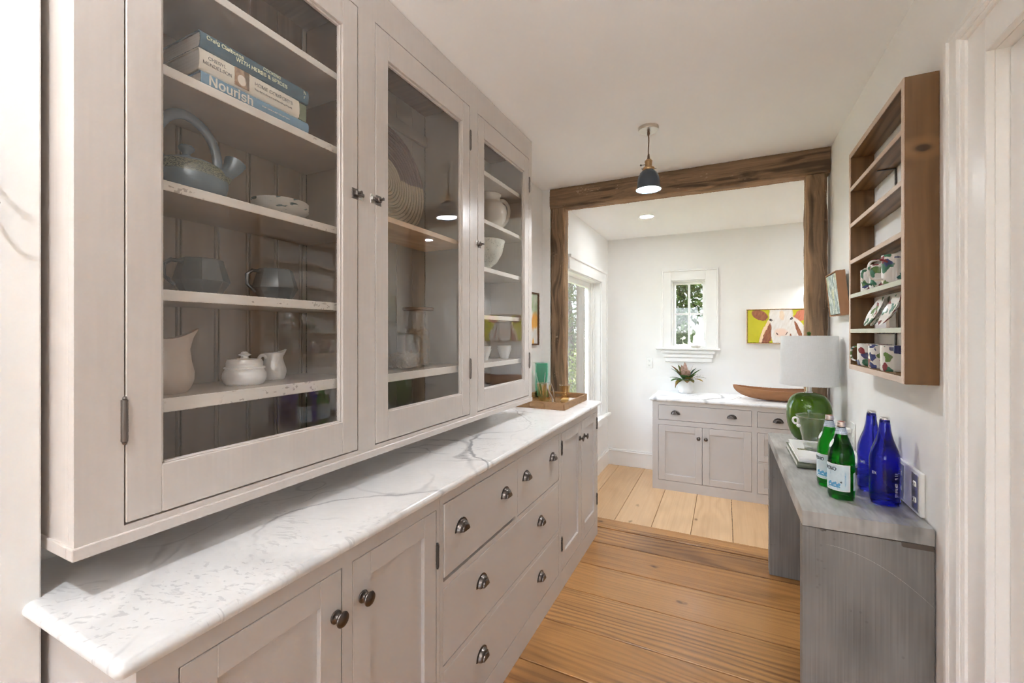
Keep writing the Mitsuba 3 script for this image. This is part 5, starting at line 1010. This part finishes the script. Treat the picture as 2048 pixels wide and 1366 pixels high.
downlight(.95, 4.325, ZF, .062, 40, 'round recessed ceiling light in the far room, hidden by the right post')
downlight(-.78, -.33, ZC, .045, 200, 'round recessed ceiling light just behind the camera, over the left worktop')
def added_fill(x, y, power, label):  # drum lights added out of view as fill from behind the camera
    k = thing('added_fill_light', label, 'ceiling light', 'added kitchen fill lights')
    add(k + '__pan', lathe([(.19, ZC - .05), (.20, ZC - .05), (.20, ZC), (0, ZC)], 48, c=(x, y, 0)), 'm_canopy', 40)
    emit(k + '__diffuser', lathe([(0, ZC - .075), (.10, ZC - .070), (.17, ZC - .055), (.188, ZC - .045), (.188, ZC - .03), (0, ZC - .03)], 40, c=(x, y, 0)), power * LAMP, WARM)
added_fill(.15, -1.6, 7.5, 'flush drum ceiling light in the kitchen behind the camera'); added_fill(-1.6, -3.2, 6, 'flush drum ceiling light in the kitchen behind the camera'); added_fill(1.6, -3.2, 6, 'flush drum ceiling light in the kitchen behind the camera')
fl_ = thing('added_floor_lamp', 'tall uplighting floor lamp added unseen behind the camera to brighten the ceiling', 'floor lamp')  # unseen uplight, put in to raise the ceiling brightness
add(fl_ + '__base', lathe([(0, 0), (.15, 0), (.15, .015), (.02, .03), (0, .03)], 40, c=(.30, -1.0, 0)), 'm_black_iron', 40)
add(fl_ + '__pole', lathe([(.012, .03), (.012, 1.72)], 16, c=(.30, -1.0, 0)), 'm_black_iron', True)
add(fl_ + '__bowl', lathe([(0, 1.72), (.06, 1.73), (.15, 1.80), (.19, 1.88), (.185, 1.88), (.145, 1.806), (0, 1.745)], 48, c=(.30, -1.0, 0)), 'm_black_iron', 40)
emit(fl_ + '__diffuser', lathe([(0, 1.83), (.155, 1.83), (.158, 1.832), (0, 1.834)], 40, c=(.30, -1.0, 0)), 122 * LAMP, COOL)
emit(sc + '__bulb', lathe([(0, 2.0745), (.060, 2.0745), (.062, 2.0765), (0, 2.0770)], 40, c=(.965, 5.13, 0)), 30 * LAMP, WARM)

# ---------------------------------------------------------------- the garden
mat('m_grass', lambda p, n, uv: mix((.17, .20, .08), (.32, .35, .16), fbm(p.x * 3, p.y * 3, 0)), .9, .1)
struct('ground', bx(-60, 60, YB + .4, 90, -.5, -.35, 0), 'm_grass'); struct('ground', bx(-60, -1.75, -20, YB + .4, -.5, -.35, 0), 'm_grass')
leafmat('m_tree', (.018, .038, .009), (.06, .10, .025)); leafmat('m_tree_dark', (.011, .022, .007), (.035, .058, .018)); leafmat('m_shrub', (.05, .085, .018), (.15, .20, .045))
wood((.035, .027, .02), (.065, .052, .04), (.02, .016, .012), 'z', 20, 1.0, .9, 'm_bark', 0)
def foliage(c, R, n, s, seed):
    rg = np.random.default_rng(seed); d = rg.normal(size=(n, 3)); d /= np.linalg.norm(d, axis=1, keepdims=True); r = rg.uniform(.25, 1, n) ** .5
    p = np.array(c) + d * r[:, None] * np.array(R); keep = meshkit.fbm(p * 1.6, 2, seed) > .44; p = p[keep]; m = len(p)
    a = rg.normal(size=(m, 3)); a /= np.linalg.norm(a, axis=1, keepdims=True); b = np.cross(a, rg.normal(size=(m, 3))); b /= np.linalg.norm(b, axis=1, keepdims=True)
    L = (s * rg.uniform(.7, 1.4, m))[:, None]; V = np.stack([p - a * L, p + b * L * .5, p + a * L, p - b * L * .5], 1).reshape(-1, 3); o = 4 * np.arange(m)
    return trimesh.Trimesh(V, np.vstack([np.c_[o, o + 1, o + 2], np.c_[o, o + 2, o + 3]]), process=False)
def tree(x, y, h, R, n, s, seed, mm, label, low=.35):
    k = thing('garden_tree', label, 'tree', 'trees outside the windows'); rg = np.random.default_rng(seed)
    tips = [(x + rg.normal(0, .3 * R), y + rg.normal(0, .3 * R), h * rg.uniform(.55, .9)) for _ in range(5)]
    add(k + '__trunk', cat([tube(spline([(x, y, -.4), (x + .08, y, h * .25), (x - .05, y + .05, h * .5), (x, y, h * .85)]), np.linspace(.16, .05, 24), 10)] + [tube(spline([(x, y, h * .3), ((x + t[0]) / 2 + .1, (y + t[1]) / 2, h * .5), t]), np.linspace(.06, .015, 24), 6) for t in tips]), 'm_bark', True)
    f = add(k + '__foliage', foliage((x, y, h * (1 + low) / 2), (R, R, h * (1 - low) / 2), n, s, seed), mm); labels[f] = {'kind': 'stuff'}
for i, (x, y, h, R, n, s, mm, low) in enumerate([(-1.55, 11.5, 6.0, 1.1, 5200, .085, 'm_tree_dark', .05), (.10, 14.0, 7.0, 1.2, 4200, .09, 'm_tree', .2), (-4.6, 13.5, 7.5, 2.2, 9000, .09, 'm_tree', .02), (-9.2, 19.5, 9.0, 2.6, 8000, .12, 'm_tree_dark', .05), (-3.0, 20.5, 9.0, 2.6, 8000, .12, 'm_tree', .05), (2.9, 21.0, 9.0, 2.4, 6000, .12, 'm_tree_dark', .1), (-10.5, 12.0, 8.0, 2.6, 7000, .1, 'm_tree', .05)]):
    tree(x, y, h, R, n, s, 40 + i, mm, ['dark-leaved tree outside the small window, at the left of its panes', 'airy tree outside the small window, at the right of its panes', 'leafy tree outside the tall window, nearest its glass', 'tall dark tree behind the leafy one outside the tall window', 'tall tree far back between the two windows', 'dark tree far back at the right of the small window', 'leafy tree at the far left of the garden'][i], low)
for i, (x, y, R, H) in enumerate([(-1.05, 9.0, .45, .75), (-.10, 9.6, .42, .8), (-2.5, 9.0, .6, .9), (-3.6, 10.9, .8, 1.1)]):
    k = one('shrub', foliage((x, y, -.35 + H * .6), (R, R, H), 2600, .05, 70 + i), 'm_shrub', ['bright shrub low outside the small window at the left', 'bright shrub low outside the small window at the right', 'light green shrub low outside the tall window', 'light green shrub behind the porch post outside the tall window'][i], 'shrub', 'shrubs outside the windows')
pk = thing('porch_post', 'square brown wooden porch post just outside the tall window', 'post')
mat('m_porch', lambda p, n, uv: mix((.034, .025, .016), (.058, .044, .030), fbm(p.x * 30, p.y * 30, p.z * 2)), .7, .2)
add(pk + '__shaft', bx(-2.372, -2.250, 7.45, 7.57, -.35, 3.2, .006), 'm_porch'); add(pk + '__base', bx(-2.40, -2.222, 7.42, 7.60, -.35, -.15, .006), 'm_porch')
